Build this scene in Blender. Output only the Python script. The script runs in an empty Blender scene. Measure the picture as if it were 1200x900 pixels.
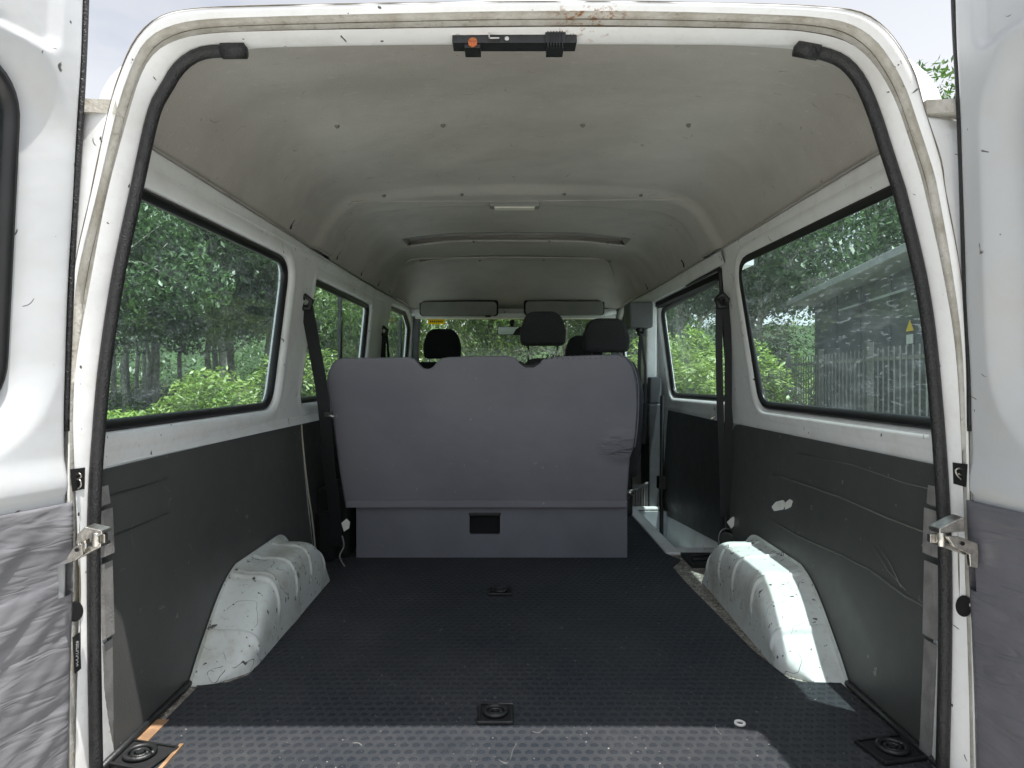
import bpy, bmesh, math, random
from mathutils import Vector, Matrix, noise
from mathutils.geometry import tessellate_polygon
random.seed(7)
SC = bpy.context.scene
COL = SC.collection

# ------------------------------------------------------------------ frame of reference
# camera at the origin looking along +Y, the van floor 0.77 m below it, the ground 1.42 m below it
F, CX, CY = 780.0, 592.0, 440.0
FLOOR, GROUND = -0.77, -1.42
def P(px, py, d): return Vector(((px-CX)*d/F, d, (CY-py)*d/F))
def PZ(px, py, z):
    d = z*F/(CY-py); return Vector(((px-CX)*d/F, d, z))
def X0(d): return .03+.012*(d-1.3)
def hw(d, z):
    b = .865+.0724*(z+.19) if z < -.19 else .865-.073*(z+.19)
    if d > 3.4: b -= .06*((d-3.4)/1.6)**2
    return b
def wallx(s, d, z, off=0):
    if s > 0 and off > .005 and d < 2.655: off *= 1-.75*max(0, min(1, (z+.1)/.5))
    return X0(d)+s*(hw(d, z)+off)
def on_wall(px, py, s, off=0):
    d = 2.0
    for i in range(120):
        z = max(-1, min(1, (CY-py)*d/F))
        d = .5*d+.5*wallx(s, d, z, off)*F/(px-CX)
    return d, (CY-py)*d/F

# ------------------------------------------------------------------ materials
def nodes(name):
    m = bpy.data.materials.new(name); m.use_nodes = True
    nt = m.node_tree; b = nt.nodes['Principled BSDF']
    return m, nt, b
class N:
    """small node builder"""
    def __init__(s, nt, scale_from='Object'):
        s.nt = nt; s.tc = nt.nodes.new('ShaderNodeTexCoord'); s.co = s.tc.outputs[scale_from]
    def new(s, t, **k):
        n = s.nt.nodes.new(t)
        for a, v in k.items(): setattr(n, a, v)
        return n
    def link(s, a, b): s.nt.links.new(a, b)
    def mapping(s, scale=(1,1,1), rot=(0,0,0), loc=(0,0,0), co=None):
        n = s.new('ShaderNodeMapping'); s.link(co or s.co, n.inputs[0])
        n.inputs['Scale'].default_value = scale; n.inputs['Rotation'].default_value = rot; n.inputs['Location'].default_value = loc
        return n.outputs[0]
    def noise(s, scale, detail=4, rough=.55, co=None, dist=0):
        n = s.new('ShaderNodeTexNoise'); s.link(co or s.co, n.inputs['Vector'])
        n.inputs['Scale'].default_value = scale; n.inputs['Detail'].default_value = detail
        n.inputs['Roughness'].default_value = rough; n.inputs['Distortion'].default_value = dist
        return n.outputs[0]
    def ramp(s, v, a, b):
        n = s.new('ShaderNodeMapRange', interpolation_type='SMOOTHSTEP'); s.link(v, n.inputs[0])
        n.inputs[1].default_value = a; n.inputs[2].default_value = b
        return n.outputs[0]
    def math(s, op, a, b=None, c=None):
        n = s.new('ShaderNodeMath', operation=op)
        for i, v in enumerate((a, b, c)):
            if v is None: continue
            if isinstance(v, (int, float)): n.inputs[i].default_value = v
            else: s.link(v, n.inputs[i])
        return n.outputs[0]
    def mix(s, fac, a, b):
        n = s.new('ShaderNodeMix', data_type='RGBA')
        for i, v in ((0, fac), (6, a), (7, b)):
            if isinstance(v, (int, float)): n.inputs[i].default_value = v
            elif isinstance(v, (tuple, list)): n.inputs[i].default_value = (*v[:3], 1)
            else: s.link(v, n.inputs[i])
        return n.outputs[2]
    def bump(s, h, dist, strength=1.0, prev=None):
        n = s.new('ShaderNodeBump'); s.link(h, n.inputs['Height'])
        n.inputs['Distance'].default_value = dist; n.inputs['Strength'].default_value = strength
        if prev: s.link(prev, n.inputs['Normal'])
        return n.outputs[0]
    def lines(s, scale, width, keep=.58, co=None, seed=0):
        """thin broken curved scratches"""
        c = s.mapping(loc=(seed*3.1, seed*1.7, seed*2.3), co=co)
        a = s.noise(scale, 2, .4, c)
        d = s.math('ABSOLUTE', s.math('SUBTRACT', a, .5))
        l = s.math('SUBTRACT', 1.0, s.ramp(d, width*.4, width))
        k = s.ramp(s.noise(scale*1.9, 2, .5, s.mapping(loc=(7+seed, 2, 5), co=co)), keep, keep+.03)
        return s.math('MULTIPLY', l, k)

def plain(name, col, rough=.5, metal=0, var=.12, nscale=14, bump=0, bscale=200):
    m, nt, b = nodes(name); n = N(nt)
    f = n.noise(nscale, 5)
    lo = tuple(c*(1-var) for c in col); hi = tuple(min(1, c*(1+var)) for c in col)
    n.link(n.mix(n.ramp(f, .3, .7), lo, hi), b.inputs['Base Color'])
    b.inputs['Roughness'].default_value = rough; b.inputs['Metallic'].default_value = metal
    if bump: n.link(n.bump(n.noise(bscale, 3), bump), b.inputs['Normal'])
    return m

def painted(name, col, dirt=(.42,.38,.3), dirt_amt=.35, chip=.735, scr=.008, scr_keep=.64, rough=.32, rust=False):
    """white vehicle paint with grime clouds, chips and scratches"""
    m, nt, b = nodes(name); n = N(nt)
    g = n.ramp(n.noise(5, 6, .65), .45, .8)
    c = n.mix(n.math('MULTIPLY', g, dirt_amt), col, dirt)
    fine = n.ramp(n.noise(60, 4, .7), .5, .85)
    c = n.mix(n.math('MULTIPLY', fine, dirt_amt*.6), c, dirt)
    ch = n.ramp(n.noise(45, 2, .5, n.mapping((1, 1.6, 1), loc=(3, 1, 8))), chip, chip+.02)
    sc = n.lines(9, scr, scr_keep)
    c = n.mix(n.math('MAXIMUM', ch, sc), c, (.07, .065, .06))
    if rust:
        vm = n.new('ShaderNodeVectorMath', operation='DISTANCE'); n.link(n.mapping((.5, 0, 2.0)), vm.inputs[0]); vm.inputs[1].default_value = (.15*.5, 0, .648*2.0)
        rm = n.math('MULTIPLY', n.math('SUBTRACT', 1.0, n.ramp(vm.outputs['Value'], .015, .062)), n.ramp(n.noise(62, 6, .72), .54, .64))
        c = n.mix(rm, c, n.mix(n.noise(150, 3), (.15, .05, .015), (.42, .24, .10)))
    n.link(c, b.inputs['Base Color'])
    r = n.math('MULTIPLY_ADD', g, .3, rough); n.link(r, b.inputs['Roughness'])
    h = n.noise(9, 3, .5)
    n.link(n.bump(h, .0035, 1), b.inputs['Normal'])
    return m

M = {}
M['white'] = painted('white_paint', (.80, .81, .81), rust=True)
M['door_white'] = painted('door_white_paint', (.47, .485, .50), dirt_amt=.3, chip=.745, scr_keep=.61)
M['arch'] = painted('wheel_arch_paint', (.64, .67, .65), dirt=(.27, .24, .15), dirt_amt=.75, chip=.682, scr=.0034, scr_keep=.46, rough=.5)
# gutter band with brown grime and a rust patch in the header
m, nt, b = nodes('grimy_gutter_paint'); n = N(nt)
g = n.ramp(n.noise(14, 7, .7), .3, .72)
c = n.mix(g, (.58, .57, .53), (.36, .335, .28))
d2 = n.ramp(n.noise(55, 5, .75), .56, .74); c = n.mix(n.math('MULTIPLY', d2, .7), c, (.14, .125, .10))
vm = n.new('ShaderNodeVectorMath', operation='DISTANCE'); n.link(n.mapping((.55, 0, 2.2)), vm.inputs[0]); vm.inputs[1].default_value = (.155*.55, 0, .655*2.2)
near = n.math('SUBTRACT', 1.0, n.ramp(vm.outputs['Value'], .012, .06))
rust = n.math('MULTIPLY', near, n.ramp(n.noise(70, 6, .7), .50, .60))
c = n.mix(rust, c, n.mix(n.noise(160, 3), (.16, .05, .015), (.4, .2, .08)))
n.link(c, b.inputs['Base Color']); b.inputs['Roughness'].default_value = .6
n.link(n.bump(n.noise(70, 5, .7), .0035), b.inputs['Normal']); M['gutter'] = m
# headliner : grey fibre board with stains
m, nt, b = nodes('headliner_board'); n = N(nt)
c = n.mix(n.ramp(n.noise(2.2, 5, .6), .35, .7), (.415, .395, .362), (.345, .327, .298))
sp = n.ramp(n.noise(55, 3, .6, n.mapping((.5, 1.4, 1))), .62, .7); c = n.mix(n.math('MULTIPLY', sp, .3), c, (.55, .54, .52))
dk = n.ramp(n.noise(34, 3, .6, n.mapping((.5, 1.8, 1), loc=(4, 4, 4))), .68, .74); c = n.mix(n.math('MULTIPLY', dk, .6), c, (.22, .21, .19))
c = n.mix(n.math('MULTIPLY', n.lines(7, .006, .62), .5), c, (.12, .11, .1))
n.link(c, b.inputs['Base Color']); b.inputs['Roughness'].default_value = .85
n.link(n.bump(n.noise(240, 4, .7), .0015, .8, n.bump(n.noise(4, 2), .012)), b.inputs['Normal']); M['liner'] = m
# dark hardboard side panels
def dark_panel(name, col):
    m, nt, b = nodes(name); n = N(nt)
    c = n.mix(n.ramp(n.noise(3, 5, .6), .3, .75), col, tuple(x*1.22 for x in col))
    c = n.mix(n.math('MULTIPLY', n.lines(6, .003, .63), .45), c, (.20, .20, .18))
    ch = n.ramp(n.noise(38, 2, .5), .73, .75); c = n.mix(n.math('MULTIPLY', ch, .6), c, (.25, .25, .22))
    n.link(c, b.inputs['Base Color'])
    n.link(n.math('MULTIPLY_ADD', n.noise(20, 3), .2, .36), b.inputs['Roughness'])
    b.inputs['Sheen Weight'].default_value = .06; b.inputs['Sheen Roughness'].default_value = .4
    n.link(n.bump(n.noise(2.0, 2), .010, 1, n.bump(n.noise(260, 3), .0005)), b.inputs['Normal']); return m
M['panel'] = dark_panel('dark_side_board', (.054, .056, .054))
M['panel_dark'] = dark_panel('black_shaded_board', (.016, .018, .019))  # black of the door panel; on the left board shade put into colour
# studded rubber mat
m, nt, b = nodes('studded_rubber'); n = N(nt)
sx = n.new('ShaderNodeSeparateXYZ'); n.link(n.co, sx.inputs[0])
def studs(ox, oy):
    p = 1/.0245; q = 1/.050
    fx = n.math('SUBTRACT', n.math('FRACT', n.math('ADD', n.math('MULTIPLY', sx.outputs[0], p), ox)), .5)
    fy = n.math('SUBTRACT', n.math('FRACT', n.math('ADD', n.math('MULTIPLY', sx.outputs[1], q), oy)), .5)
    x = n.math('MULTIPLY', fx, .0245); y = n.math('MULTIPLY', fy, .050)
    return n.math('SQRT', n.math('ADD', n.math('MULTIPLY', x, x), n.math('MULTIPLY', y, y)))
dd = n.math('MINIMUM', studs(0, 0), studs(.5, .5))
h = n.math('SUBTRACT', 1.0, n.ramp(dd, .0060, .0092))
dust = n.ramp(n.noise(3, 7, .7), .3, .8)
c = n.mix(dust, (.015, .019, .026), (.038, .041, .046))
c = n.mix(n.math('MULTIPLY', n.math('SUBTRACT', 1.0, h), n.math('MULTIPLY', n.noise(5, 4, .6), .3)), c, (.10, .098, .094))
sp = n.ramp(n.noise(120, 2, .5), .745, .76); c = n.mix(sp, c, (.35, .34, .32))
c = n.mix(n.math('MULTIPLY', n.lines(4, .003, .68), .6), c, (.3, .3, .28))
wear = n.ramp(n.noise(1.6, 6, .7, n.mapping((1, .6, 1), loc=(5, 2, 0))), .5, .8); c = n.mix(n.math('MULTIPLY', wear, .45), c, (.085, .085, .085)); c = n.mix(n.math('MULTIPLY', n.lines(9, .004, .64, n.mapping((1, .5, 1)), 2), .4), c, (.2, .2, .19)); n.link(c, b.inputs['Base Color']); n.link(n.math('MULTIPLY_ADD', dust, .3, .5), b.inputs['Roughness'])
b.inputs['Specular IOR Level'].default_value = .10; b.inputs['Sheen Weight'].default_value = .03; b.inputs['Sheen Roughness'].default_value = .5
n.link(n.bump(h, .0022, 1, n.bump(n.noise(500, 2), .0006)), b.inputs['Normal']); M['mat'] = m
# gritty floor pan
m, nt, b = nodes('gritty_floor_pan'); n = N(nt)
c = n.mix(n.ramp(n.noise(30, 7, .75), .3, .7), (.34, .32, .28), (.10, .085, .07))
c = n.mix(n.ramp(n.noise(150, 3), .55, .62), c, (.5, .48, .43))
n.link(c, b.inputs['Base Color']); b.inputs['Roughness'].default_value = .9
n.link(n.bump(n.noise(120, 5, .7), .004), b.inputs['Normal']); M['floorpan'] = m
M['wood'] = plain('plywood_edge', (.27, .16, .085), .7, var=.3, nscale=40)
M['rubber'] = plain('black_rubber', (.012, .012, .013), .42, var=.3, nscale=60, bump=.0025, bscale=260)
M['seal'] = plain('window_gasket', (.008, .008, .009), .35, var=.2)
M['black'] = plain('black_plastic', (.012, .013, .014), .45, var=.3, nscale=40, bump=.0006)
M['greyplastic'] = plain('grey_plastic', (.10, .105, .11), .5, var=.1, bump=.0004)
M['clip'] = plain('grey_clip', (.17, .165, .15), .6)
M['recess_shade'] = plain('recess_shade_black', (.004, .004, .005), .9)  # near-black colour standing in for the shade inside recesses, holes and gaps
M['metal'] = plain('zinc_plated_steel', (.55, .53, .49), .32, 1.0, .25, 60, .0008, 150)
M['trimgrey'] = plain('grey_step_strip', (.21, .205, .20), .55, var=.2, nscale=25, bump=.001)
M['orange'] = plain('orange_plastic', (.50, .15, .04), .4, var=.15, nscale=200)
M['cord'] = plain('beige_trim_cord', (.36, .34, .28), .7)
M['tag'] = plain('white_care_label', (.72, .71, .68), .7)
M['yellow'] = plain('yellow_sticker', (.95, .62, .01), .5, var=.03)
m, nt, b = nodes('yellow_notice_film'); n = N(nt); tl = n.new('ShaderNodeBsdfTranslucent'); tl.inputs[0].default_value = (.95, .62, .02, 1); df = n.new('ShaderNodeBsdfDiffuse'); df.inputs[0].default_value = (.95, .62, .02, 1); mx = n.new('ShaderNodeMixShader'); mx.inputs[0].default_value = .6; n.link(df.outputs[0], mx.inputs[1]); n.link(tl.outputs[0], mx.inputs[2]); n.link(mx.outputs[0], nt.nodes['Material Output'].inputs[0]); nt.nodes.remove(b); M['film'] = m
M['ink'] = plain('dark_ink', (.05, .04, .02), .6)
M['sticker_ink'] = plain('silver_ink', (.5, .5, .5), .4)
M['lamp'] = plain('cream_lamp_lens', (.62, .60, .52), .3, var=.05)
M['visor'] = plain('grey_visor_vinyl', (.22, .22, .205), .7, var=.06, bump=.0006)
M['headrest'] = plain('charcoal_seat_cloth', (.034, .033, .038), .9, var=.15, nscale=80, bump=.0012, bscale=500)
M['blackcloth'] = plain('black_seat_cloth', (.008, .008, .010), .95, var=.2, nscale=80, bump=.001, bscale=500)
M['webbing'] = plain('black_belt_webbing', (.010, .010, .012), .6, var=.2, nscale=90, bump=.0008, bscale=400)
# grey seat cover
m, nt, b = nodes('grey_seat_cover'); n = N(nt)
c = n.mix(n.ramp(n.noise(2.5, 4, .6), .3, .7), (.150, .150, .178), (.182, .180, .206))
c = n.mix(n.ramp(n.noise(46, 2), .74, .76), c, (.26, .26, .27))
n.link(c, b.inputs['Base Color']); b.inputs['Roughness'].default_value = .62
w = n.noise(2.2, 3, .5, n.mapping((1, 1, 1.8)))
cr = n.noise(26, 4, .6, n.mapping((.55, 1, 2.2), rot=(0, .25, 0)))
vd = n.new('ShaderNodeVectorMath', operation='DISTANCE'); n.link(n.mapping((1, 0, 1.4)), vd.inputs[0]); vd.inputs[1].default_value = (.48, 0, -.29*1.4)
cm = n.math('MULTIPLY', cr, n.math('SUBTRACT', 1.0, n.ramp(vd.outputs['Value'], .02, .12)))
n.link(n.bump(w, .012, 1, n.bump(cm, .03, 1, n.bump(n.noise(420, 2), .0004))), b.inputs['Normal']); M['cover'] = m
M['seatbase'] = plain('grey_seat_box', (.140, .145, .170), .58, var=.08, nscale=6, bump=.0004)
# padded wrinkled vinyl on the rear doors
def vinyl(name, col, amt, rot):
    m, nt, b = nodes(name); n = N(nt)
    c = n.mix(n.ramp(n.noise(8, 5, .6), .3, .7), col, tuple(x*1.25 for x in col))
    c = n.mix(n.math('MULTIPLY', n.lines(14, .004, .7, n.mapping((1, 1, .5), rot=rot)), .35), c, (.42, .42, .44))
    n.link(c, b.inputs['Base Color']); b.inputs['Roughness'].default_value = .42
    w0 = n.noise(4, 2, .4, n.mapping((1.2, 1.2, 4.2), rot=rot), dist=.5); w = n.math('ADD', w0, n.math('MULTIPLY', n.math('ABSOLUTE', n.math('SUBTRACT', n.noise(7, 2, .4, n.mapping((1, 1, 5), rot=rot), dist=.8), .5)), 1.4))
    n.link(n.bump(w, amt, 1), b.inputs['Normal']); return m
M['vinyl_l'] = vinyl('wrinkled_grey_vinyl', (.135, .135, .145), .007, (.75, 0, 0))
M['vinyl_r'] = vinyl('smooth_grey_vinyl', (.115, .115, .13), .008, (-.8, 0, 0))
# glass
def glass(name, tint, dirt):
    m, nt, b = nodes(name); nt.nodes.remove(b); n = N(nt)
    out = nt.nodes['Material Output']
    tr = n.new('ShaderNodeBsdfTransparent'); tr.inputs[0].default_value = (*tint, 1)
    gl = n.new('ShaderNodeBsdfGlossy'); gl.inputs[0].default_value = (1, 1, 1, 1); gl.inputs['Roughness'].default_value = .02
    lw = n.new('ShaderNodeLayerWeight'); lw.inputs[0].default_value = .5
    fz = n.math('MULTIPLY_ADD', n.math('POWER', lw.outputs['Facing'], 5.0), .55, .035)
    m1 = n.new('ShaderNodeMixShader'); n.link(fz, m1.inputs[0]); n.link(tr.outputs[0], m1.inputs[1]); n.link(gl.outputs[0], m1.inputs[2])
    df = n.new('ShaderNodeBsdfDiffuse'); df.inputs[0].default_value = (.56, .66, .70, 1)
    tl = n.new('ShaderNodeBsdfTranslucent'); tl.inputs[0].default_value = (.56, .66, .70, 1)
    ad = n.new('ShaderNodeMixShader'); ad.inputs[0].default_value = .5; n.link(df.outputs[0], ad.inputs[1]); n.link(tl.outputs[0], ad.inputs[2])
    sm = n.ramp(n.noise(16, 5, .7, n.mapping((1, .45, 1.6), rot=(.5, 0, 0))), .4, .85)
    sc = n.lines(34, .035, .60, n.mapping((1, .22, 1), rot=(.35, 0, 0)))
    sc2 = n.lines(85, .05, .585, n.mapping((1, .2, 1.2), rot=(.5, 0, 0)), 4)
    fac = n.math('MULTIPLY_ADD', n.math('MAXIMUM', sc, sc2), dirt*1.9, n.math('MULTIPLY_ADD', sm, dirt*1.5, dirt*.6))
    m2 = n.new('ShaderNodeMixShader'); n.link(fac, m2.inputs[0]); n.link(m1.outputs[0], m2.inputs[1]); n.link(ad.outputs[0], m2.inputs[2])
    n.link(m2.outputs[0], out.inputs[0]); return m
M['glass'] = glass('dusty_green_glass', (.72, .89, .91), .10)
M['glass_front'] = glass('dusty_windscreen', (.80, .87, .83), .10)
# outdoors
def leafmat(name, a, bcol, tr=.35):
    m, nt, b = nodes(name); nt.nodes.remove(b); n = N(nt)
    oi = n.new('ShaderNodeObjectInfo')
    f = n.ramp(n.noise(2.3, 3, .6), .35, .65)
    c = n.mix(f, a, bcol)
    c = n.mix(n.math('MULTIPLY', n.ramp(n.noise(9, 2), .55, .75), .5), c, tuple(x*1.5 for x in bcol))
    hs = n.new('ShaderNodeHueSaturation'); n.link(c, hs.inputs['Color'])
    n.link(n.math('MULTIPLY_ADD', oi.outputs['Random'], .5, .75), hs.inputs['Value'])
    df = n.new('ShaderNodeBsdfDiffuse'); n.link(hs.outputs[0], df.inputs[0])
    tl = n.new('ShaderNodeBsdfTranslucent'); n.link(hs.outputs[0], tl.inputs[0])
    mx = n.new('ShaderNodeMixShader'); mx.inputs[0].default_value = tr; n.link(df.outputs[0], mx.inputs[1]); n.link(tl.outputs[0], mx.inputs[2])
    gl = n.new('ShaderNodeBsdfGlossy'); gl.inputs['Roughness'].default_value = .45; gl.inputs[0].default_value = (1, 1, 1, 1)
    m2 = n.new('ShaderNodeMixShader'); m2.inputs[0].default_value = .05; n.link(mx.outputs[0], m2.inputs[1]); n.link(gl.outputs[0], m2.inputs[2])
    n.link(m2.outputs[0], nt.nodes['Material Output'].inputs[0]); return m
M['leaf'] = leafmat('tree_leaves', (.045, .10, .034), (.085, .16, .042))
M['leaf_light'] = leafmat('light_tree_leaves', (.09, .17, .035), (.15, .24, .05))
M['bush'] = leafmat('weed_leaves', (.17, .28, .05), (.27, .37, .08))
M['under'] = leafmat('undergrowth_leaves', (.07, .14, .035), (.12, .21, .05))
M['grassb'] = leafmat('grass_blades', (.13, .21, .04), (.20, .28, .07))
M['bark'] = plain('grey_bark', (.42, .40, .35), .9, var=.4, nscale=9, bump=.03, bscale=25)
M['soil'] = plain('leaf_litter_soil', (.10, .10, .05), .95, var=.4, nscale=1.5, bump=.03, bscale=8)
M['drive'] = plain('pale_concrete', (.50, .49, .465), .9, var=.15, nscale=2, bump=.004, bscale=40)
M['cabin'] = plain('grey_cabin_cladding', (.085, .098, .104), .55, var=.12, nscale=3)
M['cabin_dark'] = plain('dark_cabin_vents', (.05, .055, .06), .6)
M['cabin_roof'] = plain('pale_cabin_roof', (.32, .335, .335), .5)
M['fence'] = plain('grey_fence_steel', (.20, .205, .18), .5, .3)

# ------------------------------------------------------------------ mesh helpers
class MB:
    def __init__(s): s.v = []; s.f = []; s.sm = []
    def add(s, vs, fs, smooth=False):
        o = len(s.v); s.v += [tuple(v) for v in vs]; s.f += [tuple(i+o for i in f) for f in fs]; s.sm += [smooth]*len(fs)
    def box(s, a, b, M4=None):
        x0,y0,z0 = a; x1,y1,z1 = b
        vs = [Vector(p) for p in ((x0,y0,z0),(x1,y0,z0),(x1,y1,z0),(x0,y1,z0),(x0,y0,z1),(x1,y0,z1),(x1,y1,z1),(x0,y1,z1))]
        if M4: vs = [M4@v for v in vs]
        s.add(vs, [(0,3,2,1),(4,5,6,7),(0,1,5,4),(1,2,6,5),(2,3,7,6),(3,0,4,7)])
    def loft(s, rings, closed=False, smooth=True, cap=False):
        n = len(rings[0]); vs = [p for r in rings for p in r]; fs = []
        for i in range(len(rings)-1):
            for j in range(n if closed else n-1):
                k = (j+1) % n
                fs.append((i*n+j, i*n+k, (i+1)*n+k, (i+1)*n+j))
        if cap: fs += [tuple(range(n))[::-1], tuple((len(rings)-1)*n+j for j in range(n))]
        s.add(vs, fs, smooth)
    def tube(s, pts, r, seg=10, cap=True, flat=1.0):
        pts = [Vector(p) for p in pts]; rings = []; up = None
        for i, p in enumerate(pts):
            t = (pts[min(i+1, len(pts)-1)]-pts[max(i-1, 0)]).normalized()
            if up is None: up = t.orthogonal().normalized()
            up = (up-t*up.dot(t)).normalized(); sd = t.cross(up)
            rr = r[i] if isinstance(r, (list, tuple)) else r
            rings.append([p+(up*math.cos(a)+sd*math.sin(a)*flat)*rr for a in [2*math.pi*k/seg for k in range(seg)]])
        s.loft(rings, True, True, cap)
    def ribbon(s, pts, side, w, t):
        """flat strap: side = width direction"""
        pts = [Vector(p) for p in pts]; rings = []
        for i, p in enumerate(pts):
            tg = (pts[min(i+1, len(pts)-1)]-pts[max(i-1, 0)]).normalized()
            sd = Vector(side); sd = (sd-tg*sd.dot(tg)).normalized(); nn = tg.cross(sd)
            ww = w[i] if isinstance(w, (list, tuple)) else w
            rings.append([p+sd*ww/2+nn*t/2, p-sd*ww/2+nn*t/2, p-sd*ww/2-nn*t/2, p+sd*ww/2-nn*t/2])
        s.loft(rings, True, False, True)
    def poly(s, pts, smooth=False): s.add(pts, [tuple(range(len(pts)))], smooth)
    def tess(s, loops, f):
        """2-D polygon with holes mapped by f to 3-D"""
        tris = tessellate_polygon([[Vector((a, b, 0)) for a, b in l] for l in loops])
        flat = [p for l in loops for p in l]
        s.add([f(*p) for p in flat], tris)
    def grid(s, us, vs_, f, smooth=True, keep=None):
        vv = [f(u, v) for u in us for v in vs_]; n = len(vs_); fs = []
        for i in range(len(us)-1):
            for j in range(n-1):
                if keep and not keep((us[i]+us[i+1])/2, (vs_[j]+vs_[j+1])/2): continue
                fs.append((i*n+j, (i+1)*n+j, (i+1)*n+j+1, i*n+j+1))
        s.add(vv, fs, smooth)
    def disc(s, c, nrm, r, seg=14, h=.0):
        c = Vector(c); nrm = Vector(nrm).normalized(); a = nrm.orthogonal().normalized(); b = nrm.cross(a)
        ring = [c+(a*math.cos(t)+b*math.sin(t))*r for t in [2*math.pi*k/seg for k in range(seg)]]
        s.loft([ring, [p+nrm*h for p in ring]], True, False, True)
    def build(s, name, mat, parent=None, bevel=0, seg=2, subsurf=0, local=False):
        me = bpy.data.meshes.new(name); me.from_pydata(s.v, [], s.f); me.validate()
        if len(me.polygons) == len(s.sm): me.polygons.foreach_set('use_smooth', s.sm)
        bm = bmesh.new(); bm.from_mesh(me)
        bmesh.ops.remove_doubles(bm, verts=bm.verts, dist=1e-5)
        bmesh.ops.recalc_face_normals(bm, faces=bm.faces); bm.to_mesh(me); bm.free()
        me.materials.append(mat); o = bpy.data.objects.new(name, me); COL.objects.link(o)
        if parent is not None:
            o.parent = parent
            if not local and parent.type == 'EMPTY': o.matrix_parent_inverse = Matrix.Translation(-parent.location)
        if bevel:
            b = o.modifiers.new('bevel', 'BEVEL'); b.width = bevel; b.segments = seg; b.limit_method = 'ANGLE'; b.angle_limit = math.radians(35)
            b.harden_normals = False
        if subsurf:
            q = o.modifiers.new('sub', 'SUBSURF'); q.levels = q.render_levels = subsurf
        return o
def empty(name, loc, label, cat, group=None, rz=0):
    o = bpy.data.objects.new(name, None); COL.objects.link(o); o.location = loc; o.rotation_euler.z = rz
    o['label'] = label; o['category'] = cat
    if group: o['group'] = group
    return o
def tag(o, label, cat, group=None, kind=None):
    if label: o['label'] = label
    if cat: o['category'] = cat
    if group: o['group'] = group
    if kind: o['kind'] = kind
    return o
def catmull(pts, n=8):
    pts = [Vector(p) for p in pts]; out = []
    for i in range(len(pts)-1):
        a = pts[max(i-1, 0)]; b = pts[i]; c = pts[i+1]; d = pts[min(i+2, len(pts)-1)]
        for k in range(n):
            t = k/n
            out.append(.5*((2*b)+(c-a)*t+(2*a-5*b+4*c-d)*t*t+(3*b-a-3*c+d)*t**3))
    out.append(pts[-1]); return out
def resample(pts, n):
    L = [0]
    for a, b in zip(pts, pts[1:]): L.append(L[-1]+(b-a).length)
    out = []; j = 0
    for k in range(n):
        s = L[-1]*k/(n-1)
        while j < len(pts)-2 and L[j+1] < s: j += 1
        t = (s-L[j])/max(1e-9, L[j+1]-L[j]); out.append(pts[j].lerp(pts[j+1], min(1, max(0, t))))
    return out
def fillet(poly, r, n=6):
    """2-D polygon with rounded corners; r number or list"""
    out = []; m = len(poly)
    for i in range(m):
        a, b, c = Vector(poly[i-1]), Vector(poly[i]), Vector(poly[(i+1) % m])
        rr = r[i] if isinstance(r, (list, tuple)) else r
        u = (a-b).normalized(); v = (c-b).normalized(); ang = math.acos(max(-1, min(1, u.dot(v))))
        t = min(rr/math.tan(ang/2), .48*(a-b).length, .48*(c-b).length)
        p0, p1 = b+u*t, b+v*t
        if rr <= 0: out.append(tuple(b)); continue
        for k in range(n+1):
            s = k/n; out.append(tuple(p0*(1-s)**2+b*2*s*(1-s)+p1*s*s))
    return out
def offset(loop, o):
    """grow a closed 2-D loop (counter-clockwise or not) by o"""
    m = len(loop); area = sum(loop[i][0]*loop[(i+1) % m][1]-loop[(i+1) % m][0]*loop[i][1] for i in range(m))
    sg = 1 if area > 0 else -1; out = []
    for i in range(m):
        a = Vector(loop[i-1]); b = Vector(loop[i]); c = Vector(loop[(i+1) % m])
        e1 = (b-a).normalized() if (b-a).length > 1e-7 else Vector((0, 0)); e2 = (c-b).normalized() if (c-b).length > 1e-7 else e1
        nn = Vector((e1.y+e2.y, -e1.x-e2.x))
        if nn.length < 1e-6: nn = Vector((e1.y, -e1.x))
        out.append(tuple(b+nn.normalized()*o*sg))
    return out
def lin(a, b, n): return [a+(b-a)*i/(n-1) for i in range(n)]
def sstep(a, b, x):
    t = max(0, min(1, (x-a)/(b-a))); return t*t*(3-2*t)

# ================================================================== THE VAN
van = empty('cargo_van', (.05, 3.0, GROUND), 'white high-roof van standing with both rear doors open, seen from behind', 'van')

# ---- side walls -------------------------------------------------------------
body = MB()
def build_side(mb, s, d0, d1, z0, z1, holes, off=0.0, outer=.05):
    f = lambda o: (lambda d, z: (wallx(s, d, z, o), d, z))
    rect = [(d0, max(z0, -.19)), (d1, max(z0, -.19)), (d1, z1), (d0, z1)]
    # split long edges so the sheet follows the taper towards the cab
    ol = []
    for i in range(4):
        a, b = Vector(rect[i]), Vector(rect[(i+1) % 4])
        k = max(1, int((b-a).length/.12)); ol += [tuple(a.lerp(b, j/k)) for j in range(k)]
    hl = [offset(h, .045) for h in holes]
    mb.tess([ol]+[h[::-1] for h in hl], f(off))
    mb.tess([ol]+[offset(h, .002)[::-1] for h in holes], f(outer))
    ds = lin(d0, d1, max(2, int((d1-d0)/.12)))
    if z0 < -.19:
        zs = lin(z0, -.19, 6)
        mb.grid(ds, zs, f(off)); mb.grid(ds, zs, f(outer))
    # end edges and bottom
    for d in (d0, d1): mb.grid([off, outer], [z0, -.19, z1], lambda o, z: (wallx(s, d, z, o), d, z), False)
    for z in (z0, z1): mb.grid([off, outer], ds, lambda o, d: (wallx(s, d, z, o), d, z), False)
    for h in holes:
        prof = [(.045, off), (.037, off-.004), (.022, off-.004), (.008, off+.002), (.002, off+.012), (.002, outer)]
        mb.loft([[f(o)(*p) for p in offset(h, k)] for k, o in prof], True, True)
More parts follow.
